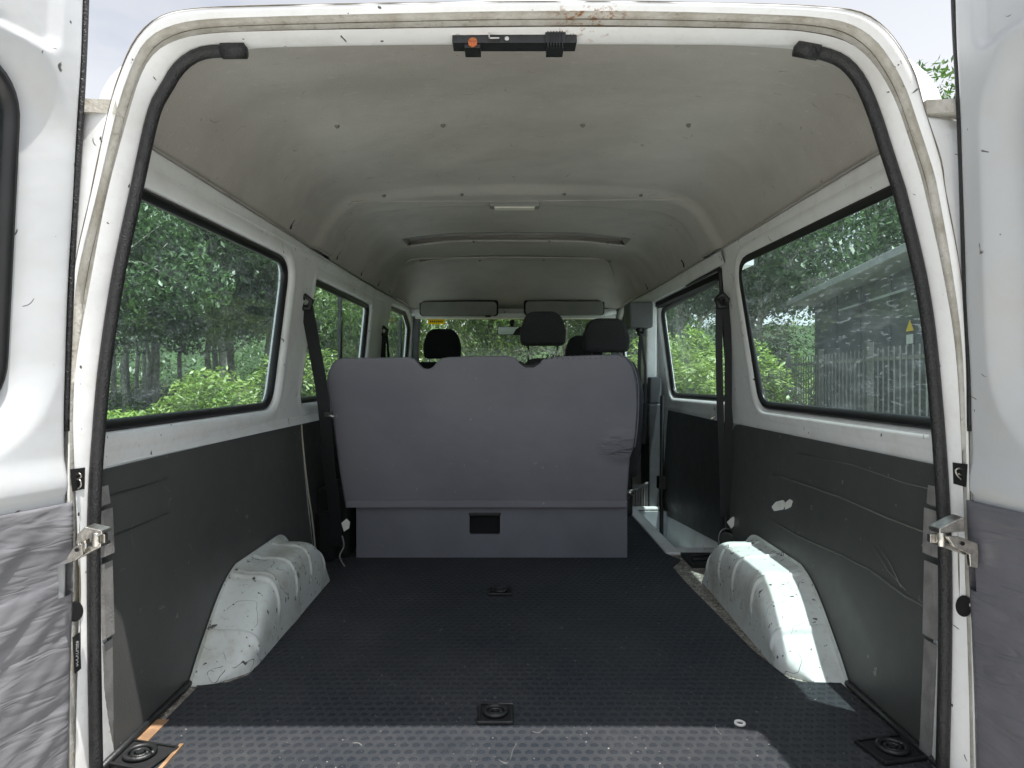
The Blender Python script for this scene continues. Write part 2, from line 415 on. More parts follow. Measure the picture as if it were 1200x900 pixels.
def window(s, h, gd, name='side_window', slider=None, parent=van):
    f = lambda o: (lambda d, z: (wallx(s, d, z, o), d, z))
    g = MB(); g.tess([offset(h, -.016)], f(gd)); go = g.build(name, M['glass'], parent)
    q = MB()
    prof = [(.003, gd-.002), (.0, gd-.014), (-.006, gd-.017), (-.013, gd-.013), (-.022, gd-.008), (-.024, gd-.0005), (-.02, gd+.006), (.001, gd+.008)]
    q.loft([[f(o)(*p) for p in offset(h, k)] for k, o in prof], True, True)
    q.build('window_seal', M['seal'], go)
    if slider:
        w = MB()
        for d, wd in slider: w.box((wallx(s, d, .15, gd)-.012, d-wd/2, -.10), (wallx(s, d, .15, gd)+.006, d+wd/2, .40))
        w.build('window_divider', M['black'], go, .003)
    return go
W1L = fillet([(1.36, -.118), (2.375, -.118), (2.455, .425), (1.36, .415)], [.03, .09, .09, .03])
W2L = fillet([(2.64, -.112), (3.74, -.112), (3.80, .402), (2.745, .402)], [.05, .06, .05, .03])
W3L = fillet([(4.08, -.10), (4.96, -.10), (4.97, .36), (4.80, .455), (4.30, .452)], [.05, .05, .06, .1, .08])
build_side(body, -1, 1.34, 5.08, -1.0, .50, [W1L, W2L, W3L])
W1R = fillet([(1.36, -.112), (2.385, -.115), (2.50, .432), (1.36, .42)], [.03, .09, .09, .03])
W2R = fillet([(2.74, -.108), (3.90, -.125), (4.02, .40), (2.90, .43)], [.05, .09, .06, .05])
W3R = fillet([(4.28, -.10), (4.96, -.10), (4.97, .36), (4.80, .455), (4.34, .452)], [.05, .05, .06, .1, .06])
build_side(body, 1, 1.34, 2.66, -1.0, .50, [W1R], outer=.03)
build_side(body, 1, 4.12, 5.08, -1.0, .50, [W3R])
# rail above the sliding door, and the closing strips behind the aperture edges
body.box((wallx(1, 3.3, .46)-.006, 2.60, .432), (wallx(1, 3.3, .46)+.10, 4.14, .50))
body.grid(lin(2.60, 4.14, 12), [0, 1, 2], lambda d, k: (wallx(1, d, .5)-[.0, .018, .004][k], d, [.505, .485, .437][k]))
for z0, z1 in ((-1.0, .5),):
    body.grid([0, .06], lin(z0, z1, 14), lambda o, z: (wallx(1, 2.66, z, o), 2.66+.0005, z))
    body.grid([0, .06], lin(z0, z1, 14), lambda o, z: (wallx(1, 4.10, z, o), 4.10, z))

# ---- lining section
def zt(d): return .685+.06*sstep(1.28, 1.85, d)
def liner_pt(d, th):
    c, s_ = math.cos(th), math.sin(th); e = 2/2.7
    zb = .50-.015*sstep(4.4, 5.0, d); top = zt(d)
    w = hw(d, .5)
    fr = sstep(4.16, 4.98, d); rise = (top-zb)*(1-.93*fr**.85)
    if d > 4.16: w = w-.012-.05*sstep(4.16, 4.25, d)*abs(s_)
    cr = min(.70, w-.08)
    pl_ = ((-w, 0), (-cr, .82), (-cr*.5, .985), (0, 1.0), (cr*.5, .985), (cr, .82), (w, 0))
    def at(t):
        t = max(0, min(1, t))*6
        # even steps along the section: shoulders take 20 % each side
        q = t/6; k_ = (0, .13, .33, .5, .67, .87, 1.0)
        for m_ in range(6):
            if q <= k_[m_+1]: break
        f_ = (q-k_[m_])/(k_[m_+1]-k_[m_]); return (pl_[m_][0]+(pl_[m_+1][0]-pl_[m_][0])*f_, pl_[m_][1]+(pl_[m_+1][1]-pl_[m_][1])*f_)
    t0 = th/math.pi; dl_ = min(.05, t0, 1-t0)
    sm_ = [at(t0+dl_*o_) for o_ in (-1, -.6, -.2, .2, .6, 1)]
    x = sum(p_[0] for p_ in sm_)/6; z = zb+rise*sum(p_[1] for p_ in sm_)/6
    # ribs and grooves, along the whole section
    def bumpf(c0, wd, a): return a*math.exp(-((d-c0)/wd)**2)
    k = .022*(sstep(2.58, 2.68, d)-sstep(2.84, 2.865, d))
    pass
    k += .008*(sstep(3.65, 3.66, d)-sstep(3.74, 3.80, d))+bumpf(4.20, .03, .006)
    wv = noise.noise(Vector((x*1.6, d*1.6, 3.3)))*.007
    k += wv
    return Vector((X0(d)+x+c*k*.8, d, z-abs(s_)*k))

# ---- rear aperture rings ----------------------------------------------------
E = [(80,980),(82,750),(79,600),(80,500),(81,425),(86,325),(107,225),(127,131),(142,82),(160,45),(185,21),(222,11),(300,7),(450,4),(600,2),(750,2),(900,5),(975,9),(1010,15),(1034,30),(1053,52),(1071,85),(1083,127),(1102,187),(1108,225),(1126,325),(1133,425),(1137,600),(1141,750),(1145,980)]
Fg = [(82,980),(83,750),(82,600),(82,500),(83,425),(89,325),(113,225),(135,131),(151,82),(167,50),(190,32),(228,22),(300,18),(450,14),(600,11),(750,11),(900,15),(965,19),(1000,27),(1026,44),(1044,67),(1062,100),(1076,140),(1094,195),(1101,225),(1118,325),(1129,425),(1134,600),(1138,750),(1143,980)]
Gg = [(83,980),(84,750),(83,600),(84,500),(87,425),(105,325),(124,225),(150,131),(165,84),(179,62),(200,49),(236,40),(300,36),(450,33),(600,31),(750,31),(900,34),(950,38),(988,47),(1012,62),(1032,85),(1050,117),(1064,155),(1080,205),(1085,225),(1107,325),(1122,425),(1130,600),(1135,750),(1141,980)]
Hg = [(107,980),(103,750),(103,600),(109,500),(116,425),(131,325),(152,225),(173,131),(190,97),(200,80),(215,65),(241,54),(300,52),(450,49),(600,48),(750,48),(900,49),(942,51),(982,61),(1003,76),(1018,98),(1032,132),(1045,172),(1058,212),(1062,225),(1086,325),(1100,425),(1113,600),(1115,750),(1110,980)]
NR = 220
def ring(px, d, shrink=0):
    pts = catmull([P(x, y, d) for x, y in px], 8); return resample(pts, NR)
rE, rG, rF = ring(E, 1.20), ring(Gg, 1.212), ring(Fg, 1.204)
rF = [b.lerp(Vector((c.x, 1.204, c.z)), .12) for b, c in zip(rF, rG)]
rH_ = ring(Hg, 1.245)
rF2 = [Vector((p.x*.997, 1.228, p.z*.996)) for p in rF]
rG = [Vector((a.x*.86+b.x*.14, 1.212, a.z*.86+b.z*.14)) for a, b in zip(rG, rH_)]; rG2 = [Vector((p.x*1.003, 1.232, p.z*1.004)) for p in rG]
rH0 = ring(Gg, 1.212); rH = ring(Hg, 1.245)
rHm = [a.lerp(b, .55)+Vector((0, -.006, 0)) for a, b in zip(rG, rH)]
rHe = [Vector((p.x, 1.252, p.z)) for p in rH]; rHi = [Vector((p.x, 1.258, p.z)) for p in rH]
# outer corner: below the roof ledge it runs out to the body side, above it follows the roof
ZL = .478
def outward(p):
    if p.z < ZL:
        s = -1 if p.x < 0 else 1
        return Vector((wallx(s, 1.25, max(p.z, -1), .048), 1.225, p.z))
    c = Vector((.03, 1.2, .30)); v = (p-c); v.y = 0
    q = p+v.normalized()*.022; q.y = 1.235; return q
rD = [outward(p) for p in rE]
rD2 = [Vector((p.x, 1.36, p.z)) if p.z < ZL else Vector((p.x, 1.30, p.z+.004)) for p in rD]
low = lambda r: [r[i] for i in range(NR)]
body.loft([rD2, rD, rE], False, True)
# inner return: from the flange to the wall / lining section
def section(p):
    """point on the interior cross-section at d=1.36 in the direction of p"""
    d = 1.36
    if p.z <= .50: 
        s = -1 if p.x < 0 else 1
        return Vector((wallx(s, d, max(p.z, -1.0)), d, p.z))
    return Vector((p.x*1.05, d, p.z+.045))
rI = [section(p) for p in rHi]
_k = [i for i in range(NR) if rHi[i].z > .50]
_c = resample([liner_pt(1.36, math.pi*k/90) for k in range(91)], len(_k))
for i, q in zip(_k, _c): rI[i] = q
body.loft([rG, rHm, rH], False, True); body.loft([rH, rHe, rHi], False, True); body.loft([rHi, rI], False, True)
body.loft([rE, [a.lerp(b, .5)+Vector((0, -.003, 0)) for a, b in zip(rE, rF)], rF], False, True)
gut = MB(); gut.loft([rF, rF2], False, True); gut.loft([rF2, [a.lerp(b, .3)+Vector((0, -.008, 0)) for a, b in zip(rF2, rG2)], [a.lerp(b, .5)+Vector((0, .004, 0)) for a, b in zip(rF2, rG2)], rG2], False, True); gut.loft([rG2, rG], False, True)

# ---- floor pan, step well frame and rear sill (part of the white body) --------
floor = MB()
fl = lambda x, d: (x, d, FLOOR)
SWX, SW0, SW1 = .748, 2.94, 3.80
floor.box((wallx(-1, 2, FLOOR)-.02, 1.16, FLOOR-.03), (SWX, 5.08, FLOOR))
floor.box((SWX, 1.16, FLOOR-.03), (.90, SW0, FLOOR)); floor.box((SWX, SW1, FLOOR-.03), (.96, 5.08, FLOOR))

# roof skin
roof = MB()
def roof_sec(d, grow=.0):
    out = []
    top = zt(min(d, 4.0))+.05
    for k in range(41):
        a = math.pi*k/40; c, s_ = math.cos(a), math.sin(a)
        x = -(hw(d, .5)+.055)*math.copysign(abs(c)**(2/3.2), c); z = .478+(top-.478)*abs(s_)**(2/3.2)
        if d > 4.2: z = .478+(z-.478)*(1-.9*sstep(4.2, 5.15, d)**1.3)
        out.append(Vector((X0(d)+x, d, z)))
    return out
roof.loft([roof_sec(d) for d in [1.36, 1.5, 1.8, 2.3, 3, 3.8, 4.2, 4.5, 4.75, 4.95, 5.12]], False, True)
top = [p for p in rD if p.z >= ZL]; top = resample(top, 41); top2 = [Vector((p.x, 1.27, p.z)) for p in top]
roof.loft([top, top2, roof_sec(1.36)], False, True)
# front header between roof, visors and windscreen
body.box((-.70, 4.98, .445), (.84, 5.09, .50))
# cab front below windscreen, closing the nose; dashboard
body.box((-.68, 5.10, -1.0), (.84, 5.16, -.12))
SEAM = True
# roof ledges (drip gutters) either side, seen end-on beside the doors
for s in (-1, 1):
    ledge = []
    for d in (1.20, 1.225, 1.23, 3.0, 5.0):
        x = wallx(s, d, .48, .0)
        ins = .085 if d < 1.2275 else -.03
        ledge.append([Vector((x-s*ins, d, .497)), Vector((x+s*.030, d, .502)), Vector((x+s*.034, d, .492)), Vector((x+s*.030, d, .480)), Vector((x-s*ins, d, .472))])
    gut.loft(ledge, True, False, True)
body_o = body.build('body_shell', M['white'], van)
gut_o = gut.build('rear_gutter', M['gutter'], van)
tag(gut_o, 'grimy beige gutter with a rust patch round the rear opening', None)
roof_o = roof.build('roof', M['white'], van)
for r_, th_ in ((rE, .0016), (rF2, .0022), ([a.lerp(b, .5)+Vector((0, .003, 0)) for a, b in zip(rF2, rG2)], .0016), (rG2, .0022)):
    sm = MB(); sm.tube([Vector((p.x, p.y-.001, p.z)) for p in r_], [th_*(.3+.9*abs(noise.noise(p*9))) for p in r_], 6); sm.build('sealant_seam', plain('cracked_sealant', (.13, .11, .08), .8, var=.4, nscale=40), gut_o)
floor_o = floor.build('floor_pan', M['floorpan'], van)
# black weatherstrips (two, ending in a cap at the top corners)
def strip(rng):
    pts = []
    for i in rng:
        p = rH[i]; c = Vector((X0(1.25), 1.25, .05)); v = c-p; v.y = 0
        t = (rH[min(i+1, NR-1)]-rH[max(i-1, 0)]).normalized(); nn = Vector((t.z, 0, -t.x))
        if nn.dot(v) < 0: nn = -nn
        pts.append(p+nn*.0095+Vector((0, .004, 0)))
    w = MB(); w.tube(pts, .0115, 12)
    if len(pts) > 5:
        e = pts[-1] if abs(pts[-1].z-.6) < .2 else pts[0]
        e2 = pts[-3] if e is pts[-1] else pts[2]
        w.tube([e2, e+(e-e2)*.15], .0145, 12)
    return w
cut_l = min(i for i in range(NR) if rH[i].x > P(272, 50, 1.245).x and rH[i].z > .5)
cut_r = max(i for i in range(NR) if rH[i].x < P(938, 50, 1.245).x and rH[i].z > .5)
for rng in (range(0, cut_l+1), range(cut_r, NR)):
    strip(rng).build('weatherstrip', M['rubber'], van)
# pale step strips just inside the weatherstrips
for s in (-1, 1):
    mb = MB()
    for y0, y1 in ((574, 596), (601, 655), (664, 752), (758, 960)):
        w0, w1 = (3, 4) if y0 < 590 else (8, 9)
        if s < 0: q = [(113.5, y0), (113.5+w0, y0-3), (115+w1, y1-3), (115, y1)]
        else: q = [(1102, y0), (1102-w0, y0-3), (1101-w1-max(0, y1-752)/30, y1-3), (1101-max(0, y1-752)/30, y1)]
        v = [P(x, y, 1.316) for x, y in q]; mb.loft([v, [p+Vector((0, .03, 0)) for p in v]], True, False, True)
    mb.build('step_strip', M['trimgrey'], van)

# ---- windows ---------------------------------------------------------------
window(-1, W1L, .03)
window(-1, W2L, .03, slider=[(3.30, .03)])
window(-1, W3L, .03, 'front_door_window', slider=[(4.80, .05)])
window(1, W1R, .021)
window(1, W3R, .03, 'front_door_window')

# ---- sliding door on the right ----------------------------------------------
sd = MB()
build_side(sd, 1, 2.64, 4.14, -1.0, .43, [W2R], off=.05, outer=.09)
sd_o = sd.build('sliding_door', M['white'], van)
window(1, W2R, .075, 'sliding_door_window', parent=sd_o)
dp = MB()
bot = lambda d: -.715-.085*(d-2.8)
dp.grid(lin(2.66, 3.93, 10), lin(0, 1, 8), lambda d, t: (wallx(1, d, -.205+(bot(d)+.205)*t, .042), d, -.205+(bot(d)+.205)*t))
dp.build('door_panel', M['panel_dark'], sd_o)
tr = MB(); tr.box((wallx(1, 3.4, .4, .012), 2.70, .405), (wallx(1, 3.4, .4, .06), 4.10, .431)); tr.build('door_track_shade', M['recess_shade'], van)  # black bar along the track gap, the gap's shade put into its colour
# aperture seal following the rear edge of the sliding door opening
sp = [(2.66, z) for z in lin(.425, -.02, 14)]
pts = [Vector((wallx(1, 2.672, z, -.004)+.014*math.exp(-((z+.06)/.09)**2), 2.672, z)) for _, z in [(0, z) for z in lin(.43, -.74, 40)]]
mb = MB(); mb.tube(pts, .009, 8); mb.tube([Vector((wallx(1, d, .43, .0), d, .432-.0)) for d in lin(2.68, 3.2, 8)], .007, 8)
mb.build('door_aperture_seal', M['rubber'], van)
# step well
sw = MB()
sw.box((SWX+.001, SW0, -.97), (.99, SW1, -.945))
sw.box((SWX+.001, SW1-.012, -.945), (.99, SW1, -.775))
sw_o = sw.build('step_well', plain('pale_step_paint', (.46, .50, .53), .5), van)
fr = MB()
fr.loft([[P(735, 596, 3.83).xz, P(742, 600, 3.80).xz]], False) if False else None
fr.box((.690, 2.85, FLOOR), (SWX, 3.86, FLOOR+.012)); fr.box((SWX, 2.85, FLOOR), (.925, SW0, FLOOR+.012)); fr.box((SWX, SW1, FLOOR), (.90, 3.86, FLOOR+.012))
fr.build('step_frame', M['white'], van, .004)
sk = MB(); sk.box((SWX-.003, SW0, -.945), (SWX+.001, SW1, FLOOR)); sk.build('step_riser', M['black'], van)  # inner wall of the well made black, its shade put into the colour
# rubber nosing between the step frame and the wheel arch
nz = MB(); nz.box((.745, 2.66, FLOOR), (.90, 2.83, FLOOR+.018)); nz.tube([(.76, 2.70, FLOOR+.022), (.89, 2.72, FLOOR+.022)], .008); nz.tube([(.77, 2.77, FLOOR+.02), (.88, 2.78, FLOOR+.02)], .006)
nz.build('step_nosing', M['black'], van, .004)
# ribbed riser behind the step well, front pillar cover, pole and top cover
rb = MB()
for i in range(8):
    x = .745+i*.0155; h = -.665+.0068*i
    rb.box((x, 3.875, FLOOR), (x+.0095, 3.90, h)); 
rb.box((.742, 3.89, FLOOR), (.87, 3.92, -.64)); rb.tube([(.74, 3.88, -.665), (.872, 3.88, -.612)], .010)
rb.build('ribbed_riser', M['trimgrey'], van, .002)
pc = MB(); pc.box((.835, 3.86, FLOOR), (.905, 4.10, -.165)); pc.box((.843, 3.87, -.163), (.91, 4.10, -.01)); pc.build('pillar_cover', M['greyplastic'], van, .008)
pp = MB(); pp.tube([(.772, 3.29, -.945), (.775, 3.30, -.6), (.781, 3.31, -.1)], .0105, 10); pp.box((.757, 3.27, -.56), (.79, 3.33, -.50)); pp.build('grab_pole', M['black'], van)
tp = MB(); tp.box((.715, 3.82, .275), (.85, 4.02, .425)); tp.build('door_motor_cover', M['greyplastic'], van, .012, 3)
wp = MB(); wp.box((.835, 3.94, -.05), (.90, 4.12, .44)); wp.build('door_pillar', M['white'], van, .012, 3)

# ---- dark side panels ----------------------------------------------------------
def side_panel(s, poly, off, mat, name='side_panel'):
    mb = MB(); ol = []
    m = len(poly)
    for i in range(m):
        a, b = Vector(poly[i]), Vector(poly[(i+1) % m]); k = max(1, int((b-a).length/.15)); ol += [tuple(a.lerp(b, j/k)) for j in range(k)]
    mb.tess([ol], lambda d, z: (wallx(s, d, z, off), d, z))
    edge = [[(wallx(s, d, z, off), d, z) for d, z in ol], [(wallx(s, d, z, .02), d, z) for d, z in ol]]
    mb.loft(edge, True, False)
    return mb
pl = side_panel(-1, [(1.345, -.79), (2.70, -.79), (2.655, -.50), (2.64, -.193), (1.345, -.194)], -.006, None)
def crease(mb, s, pts, w, off):
    q = [on_wall(x, y, s, -.006) for x, y in pts]
    v = [Vector((wallx(s, d, z, off), d, z)) for d, z in q]; mb.tube(v, w, 6, True)
o = pl.build('side_panel', M['panel'], van)
mb = MB(); crease(mb, -1, [(121, 582), (160, 572), (196, 561)], .0022, -.0062); crease(mb, -1, [(125, 630), (160, 617), (197, 601)], .002, -.0062); mb.build('board_crease', M['panel_dark'], o)
pl2 = side_panel(-1, [(2.715, -.79), (3.9, -.79), (3.9, -.188), (2.655, -.188)], -.004, None); pl2.build('side_panel', M['panel_dark'], van)  # second left panel lies in shade; the darker colour paints that in
mb = MB(); mb.tube([Vector((wallx(-1, d, z, -.008), d, z)) for d, z in catmull([(2.648, -.19), (2.65, -.3), (2.668, -.45), (2.70, -.6), (2.71, -.77)], 6)], .0035, 8); mb.build('trim_cord', M['cord'], van)
pr = side_panel(1, fillet([(1.345, -.79), (2.648, -.79), (2.655, -.50), (2.655, -.19), (1.345, -.185)], [0, 0, 0, .08, 0]), -.006, None)
o = pr.build('side_panel', M['panel'], van)
mb = MB()
crease(mb, 1, [(906, 556), (925, 562), (985, 583), (1040, 607), (1092, 627)], .0022, -.0065)
crease(mb, 1, [(905, 610), (935, 628), (985, 650), (1020, 668), (1060, 698), (1092, 716)], .0026, -.0065)
crease(mb, 1, [(935, 531), (1000, 545), (1060, 566), (1098, 575)], .0014, -.0065)
crease(mb, 1, [(1028, 637), (1044, 662), (1056, 688)], .0012, -.0065); crease(mb, 1, [(1024, 640), (1040, 668), (1062, 692)], .0012, -.0065)
mb.build('board_crease', plain('pale_board_crease', (.13, .135, .12), .5), o)  # creases coloured lighter than the board
mb = MB()   # torn hole where white paint shows
tear = [[(905, 594), (910, 588), (918, 586), (921, 590), (918, 597), (908, 599)], [(920, 590), (926, 585), (929, 587), (927, 594), (921, 597)]]
for t in tear:
    q = [on_wall(x, y, 1, -.006) for x, y in t]
    v = [Vector((wallx(1, d, z, -.0085), d, z)) for d, z in q]; v2 = [Vector((wallx(1, d, z, -.006), d, z)) for d, z in q]
    mb.poly(v); mb.loft([v, v2], True)
mb.build('panel_tear', M['tag'], o)

# ---- wheel arches ---------------------------------------------------------------
def arch_h(t):
    """height along the arch, t in 0..1 from the rear end to the front end"""
    if t < .36: return .205*sstep(-.12, .36, t)**1.05*(1 if t > 0 else 0) if False else .195*math.sin(math.pi/2*min(1, (t/.40)))**1.25
    if t > .74: return .195*max(0, 1-((t-.74)/.26)**2.6)
    return .195
def wheel_arch(s):
    mb = MB(); d0, d1 = 1.645, 2.485
    if s < 0: xin = lambda d: -.652+.0*d; 
    else: xin = lambda d: .705+.028*(d-1.73)/.74
    ribs = (1.76, 1.925, 2.085, 2.245, 2.40) if s < 0 else (1.77, 1.93, 2.107, 2.266, 2.41)
    ds = lin(d0, d1, 300); us = [i/49 for i in range(50)]
    def f(d, u):
        t = (d-d0)/(d1-d0); H = arch_h(t)
        # rear end rounds off towards the wall
        xi = xin(d); inset = .075*(1-sstep(0, .16, t))**2
        xw = wallx(s, d, FLOOR+H, .01); xi = xi+s*inset
        W = .10
        q = u*1.0
        # arc-like parameter: first half climbs the inner flank, second half crosses the top
        a = min(1, u/.62)*math.pi/2
        p = 2/4.6
        x = xi+s*(W*(1-math.cos(a)**p)) if u < .62 else xi+s*(W+(abs(xw-xi)-W)*(u-.62)/.38)
        z = H*(math.sin(a)**p)
        z = z+.012*sstep(.62, 1, u)*(H/.2)
        rib = sum(math.exp(-((d-r)/.0075)**4) for r in ribs)*(1 if t > .1 else 0)
        k = .006*rib*sstep(.02, .10, u)*(1-sstep(.80, .92, u))
        nx, nz = math.cos(a)**1.2, math.sin(a)**1.2
        if u >= .62: nx, nz = 0, 1
        dent = noise.noise(Vector((x*6, d*6, z*6)))*.003*(H/.2)
        return (x-s*nx*(k+dent), d, FLOOR+.001+z+nz*(k+dent))
    mb.grid(ds, us, f)
    # flat flange skirting the arch on the wall
    fl = []
    for d in lin(1.60, 2.52, 40):
        t = (d-.04-d0)/(d1-d0); H = arch_h(max(0, min(1, (d-1.635)/(.87))))+.022*sstep(1.60, 1.70, d)
        fl.append([(wallx(s, d, FLOOR+.0, -.009), d, FLOOR), (wallx(s, d, FLOOR+H, -.009), d, FLOOR+H)])
    mb.loft(fl, False, True)
    return mb.build('wheel_arch', M['arch'], van)
wheel_arch(-1); wheel_arch(1)

# ---- headliner ------------------------------------------------------------------
hl = MB()
ds = lin(1.36, 2.56, 26)+lin(2.58, 2.90, 40)+lin(2.93, 3.45, 10)+[3.48]+lin(3.655, 3.80, 12)+lin(3.83, 4.10, 8)+[4.13, 4.165]+lin(4.18, 4.30, 12)+lin(4.33, 5.03, 28)
ths = [math.pi*k/90 for k in range(91)]
slots = ((3.48, 3.655, 17), (4.13, 4.165, 17))
hl.grid(ds, ths, lambda d, t: liner_pt(d, t), True, lambda d, t: not any(a_ < d < b_ and ths[k_] < t < ths[90-k_] for a_, b_, k_ in slots))
for a_, b_, k_ in slots:      # slots in the lining, undercut so their shade reads as dark bands
    tt = ths[k_:91-k_]; up = Vector((0, 0, .075))
    A_ = [liner_pt(a_, t) for t in tt]; B_ = [liner_pt(b_, t) for t in tt]; fw = Vector((0, .10, .0))
    hl.loft([A_, [p+up for p in A_], [p+up+fw*1.2 for p in B_], [p+fw*1.2+Vector((0, 0, .012)) for p in B_], [p+Vector((0, .012, .010)) for p in B_], B_], False, True)
    for e_ in (0, -1): hl.poly([A_[e_], A_[e_]+up, B_[e_]+up+fw*1.2, B_[e_]])
# thin turned-down edge of the lining over the white rail
for s in (0, 90): hl.loft([[liner_pt(d, ths[s]) for d in ds], [liner_pt(d, ths[s])+Vector(((.012 if s == 0 else -.012), 0, .001)) for d in ds]], False)
hl_o = hl.build('headliner', M['liner'], van)
def on_liner(px, py):
    d = 2.
    for i in range(100):
        th = math.pi/2
        x = (px-CX)*d/F
        best = min((abs(liner_pt(d, t).x-x), liner_pt(d, t).z) for t in ths[12:79])
        d = .6*d+.4*best[1]*F/(CY-py)
    return Vector((x, d, best[1]))
for px, py in ((395,147),(519,146),(683,146),(807,146),(450,229),(541,227.5),(661,227),(751,228.5),(488,284.5),(555,283),(644,283),(712,284.5),(562,305),(637,304.5)):
    p = on_liner(px, py); mb = MB(); r = .0068
    mb.disc(p+Vector((0, 0, .004)), (0, 0, -1), r, 12, .009); mb.disc(p+Vector((0, 0, -.004)), (0, 0, -1), r*.55, 10, .004)
    mb.build('liner_clip', M['clip'], hl_o)
# little dark hooks along the edge of the lining
for s, lst in ((-1, ((337,268),(392,303),(421,319),(441,334),(454,344))), (1, ((803,297),(760,327),(738,340)))):
    for px, py in lst:
        d, z = on_wall(px, py, s, -.004)
        x = wallx(s, d, .5, -.004)-s*.012; mb = MB(); mb.tube([(x, d, .515), (x-s*.004, d, .535), (x-s*.012, d+.004, .55)], .003, 6); mb.build('liner_hook', M['black'], hl_o)
# bead round the front board of the lining
mb = MB(); mb.tube([on_liner(x, y)+Vector((0, -.004, -.004)) for x, y in catmull([(474, 330), (473, 316), (478, 306), (490, 302.5), (540, 301), (590, 300.5), (650, 301), (700, 302.5), (711, 306), (717, 316), (722, 332)], 4)], .006, 6); mb.build('lining_bead', M['liner'], hl_o)
for r_, th_ in (([(404, 243), (414, 237.5), (430, 236), (600, 235.5), (780, 234), (800, 235), (812, 240)], .003),):
    mb = MB(); mb.tube([on_liner(x, y)+Vector((0, 0, .001)) for x, y in catmull(r_, 4)], th_, 6); mb.build('lining_bead', M['liner'], hl_o)
# dome lamp
p = on_liner(603, 239); lm = MB(); lm.box((p.x-.105, p.y-.03, p.z-.016), (p.x+.105, p.y+.035, p.z+.02)); lo = lm.build('dome_lamp', M['visor'], van, .006)
q = MB(); q.box((p.x-.085, p.y-.022, p.z-.022), (p.x+.085, p.y+.026, p.z-.012)); q.build('lamp_lens', M['lamp'], lo, .004)

# ---- sun visors, windscreen, mirror ---------------------------------------------
def slab(outline, d0, d1):
    """extruded x-z outline between two depths"""
    mb = MB(); a = [Vector((x, d0, z)) for x, z in outline]; b = [Vector((x, d1, z)) for x, z in outline]
    mb.loft([a, b], True, False, True); return mb
for x0, x1, y0, y1, sx in ((493, 582, 353.5, 370, 572), (616, 707, 353, 369, 624)):
    a, b = P(x0, y1, 4.75), P(x1, y0, 4.75)
    r = slab(fillet([(a.x-.012, a.z), (b.x+.012, a.z), (b.x+.012, b.z+.018), (a.x-.012, b.z+.018)], .03), 4.775, 4.80)
    ro = slab(fillet([(a.x, a.z), (b.x, a.z), (b.x, b.z), (a.x, b.z)], .03), 4.74, 4.765).build('sun_visor', M['visor'], van, .006)
    r.build('visor_gap_shade', M['recess_shade'], ro)  # near-black slab paints the shadow gap round the visor
    c = MB(); xx = P(sx, y1, 4.75).x; c.box((xx-.02, 4.73, a.z-.012), (xx+.02, 4.755, a.z+.004)); c.build('visor_clip', M['black'], ro, .003)
body2 = MB()
a, b = P(486, 373, 4.9), P(722, 366.5, 4.9); body2.box((a.x, 4.905, a.z), (b.x, 4.99, b.z))
body2.tube([P(480, 366, 4.92), P(493, 364, 4.92)], .035, 8); body2.tube([P(707, 367, 4.92), P(722, 364, 4.92)], .03, 8)
body2.build('windscreen_header', M['white'], van, .006)
ws = MB(); ws.grid(lin(-.64, .85, 8), lin(0, 1, 6), lambda x, t: (x, 5.04+.34*t-.12*((x-.1)/.7)**2*0, .455-.62*t)); wso = ws.build('windscreen', M['glass_front'], van)
# yellow notice stuck to the windscreen, with a line of print
def on_screen(px, py):
    t = .02
    for i in range(40):
        d = 5.025+.34*t; z = (CY-py)*d/F; t = (.455-z)/.62
    return Vector(((px-CX)*d/F, d, z))
st = MB(); st.poly([on_screen(501.5, 380), on_screen(521.5, 380), on_screen(521.5, 372.5), on_screen(501.5, 372.5)]); so = st.build('notice_sticker', M['film'], wso)
tx = MB()
for i in range(7):
    x = 504+i*2.2; tx.poly([p+Vector((0, -.003, 0)) for p in (on_screen(x, 378), on_screen(x+1.4, 378), on_screen(x+1.4, 375.8), on_screen(x, 375.8))])
tx.build('sticker_print', M['ink'], so)
mr = MB(); a, b = P(583, 393, 4.75), P(640, 383, 4.75)
mo = slab(fillet([(a.x, a.z), (b.x, a.z), (b.x, b.z), (a.x, b.z)], .02), 4.72, 4.75).build('rear_view_mirror', M['black'], van, .006)
g = slab(fillet([(a.x+.005, a.z+.004), (a.x+.11, a.z+.004), (a.x+.13, b.z-.02), (a.x+.16, b.z-.004), (a.x+.005, b.z-.004)], .008), 4.715, 4.719); g.build('mirror_glass', plain('mirror_silver', (.14, .17, .155), .08, 1.0, .01), mo)
mb = MB(); mb.tube([P(600, 384, 4.76), P(600, 377, 4.83)], .012, 8); mb.disc(P(600, 378, 4.84), (0, -1, 0), .02, 12, .015); mb.build('mirror_arm', M['black'], mo)
# windscreen pillars
for s, dark in ((-1, 'black'), (1, 'black')):
    mb = MB(); x = wallx(s, 5.0, .45, -.0)
    mb.ribbon([(x+s*.0-s*.03, 4.98, .47), (x-s*.01, 5.02, .2), (x, 5.06, -.15)], (1, 0, 0), .05, .05); mb.build('windscreen_pillar', M['greyplastic'], van, .01)
dsh = MB(); dsh.box((-.66, 4.55, -.30), (.86, 5.12, -.02)); dsh.build('dashboard', M['black'], van, .04, 3)

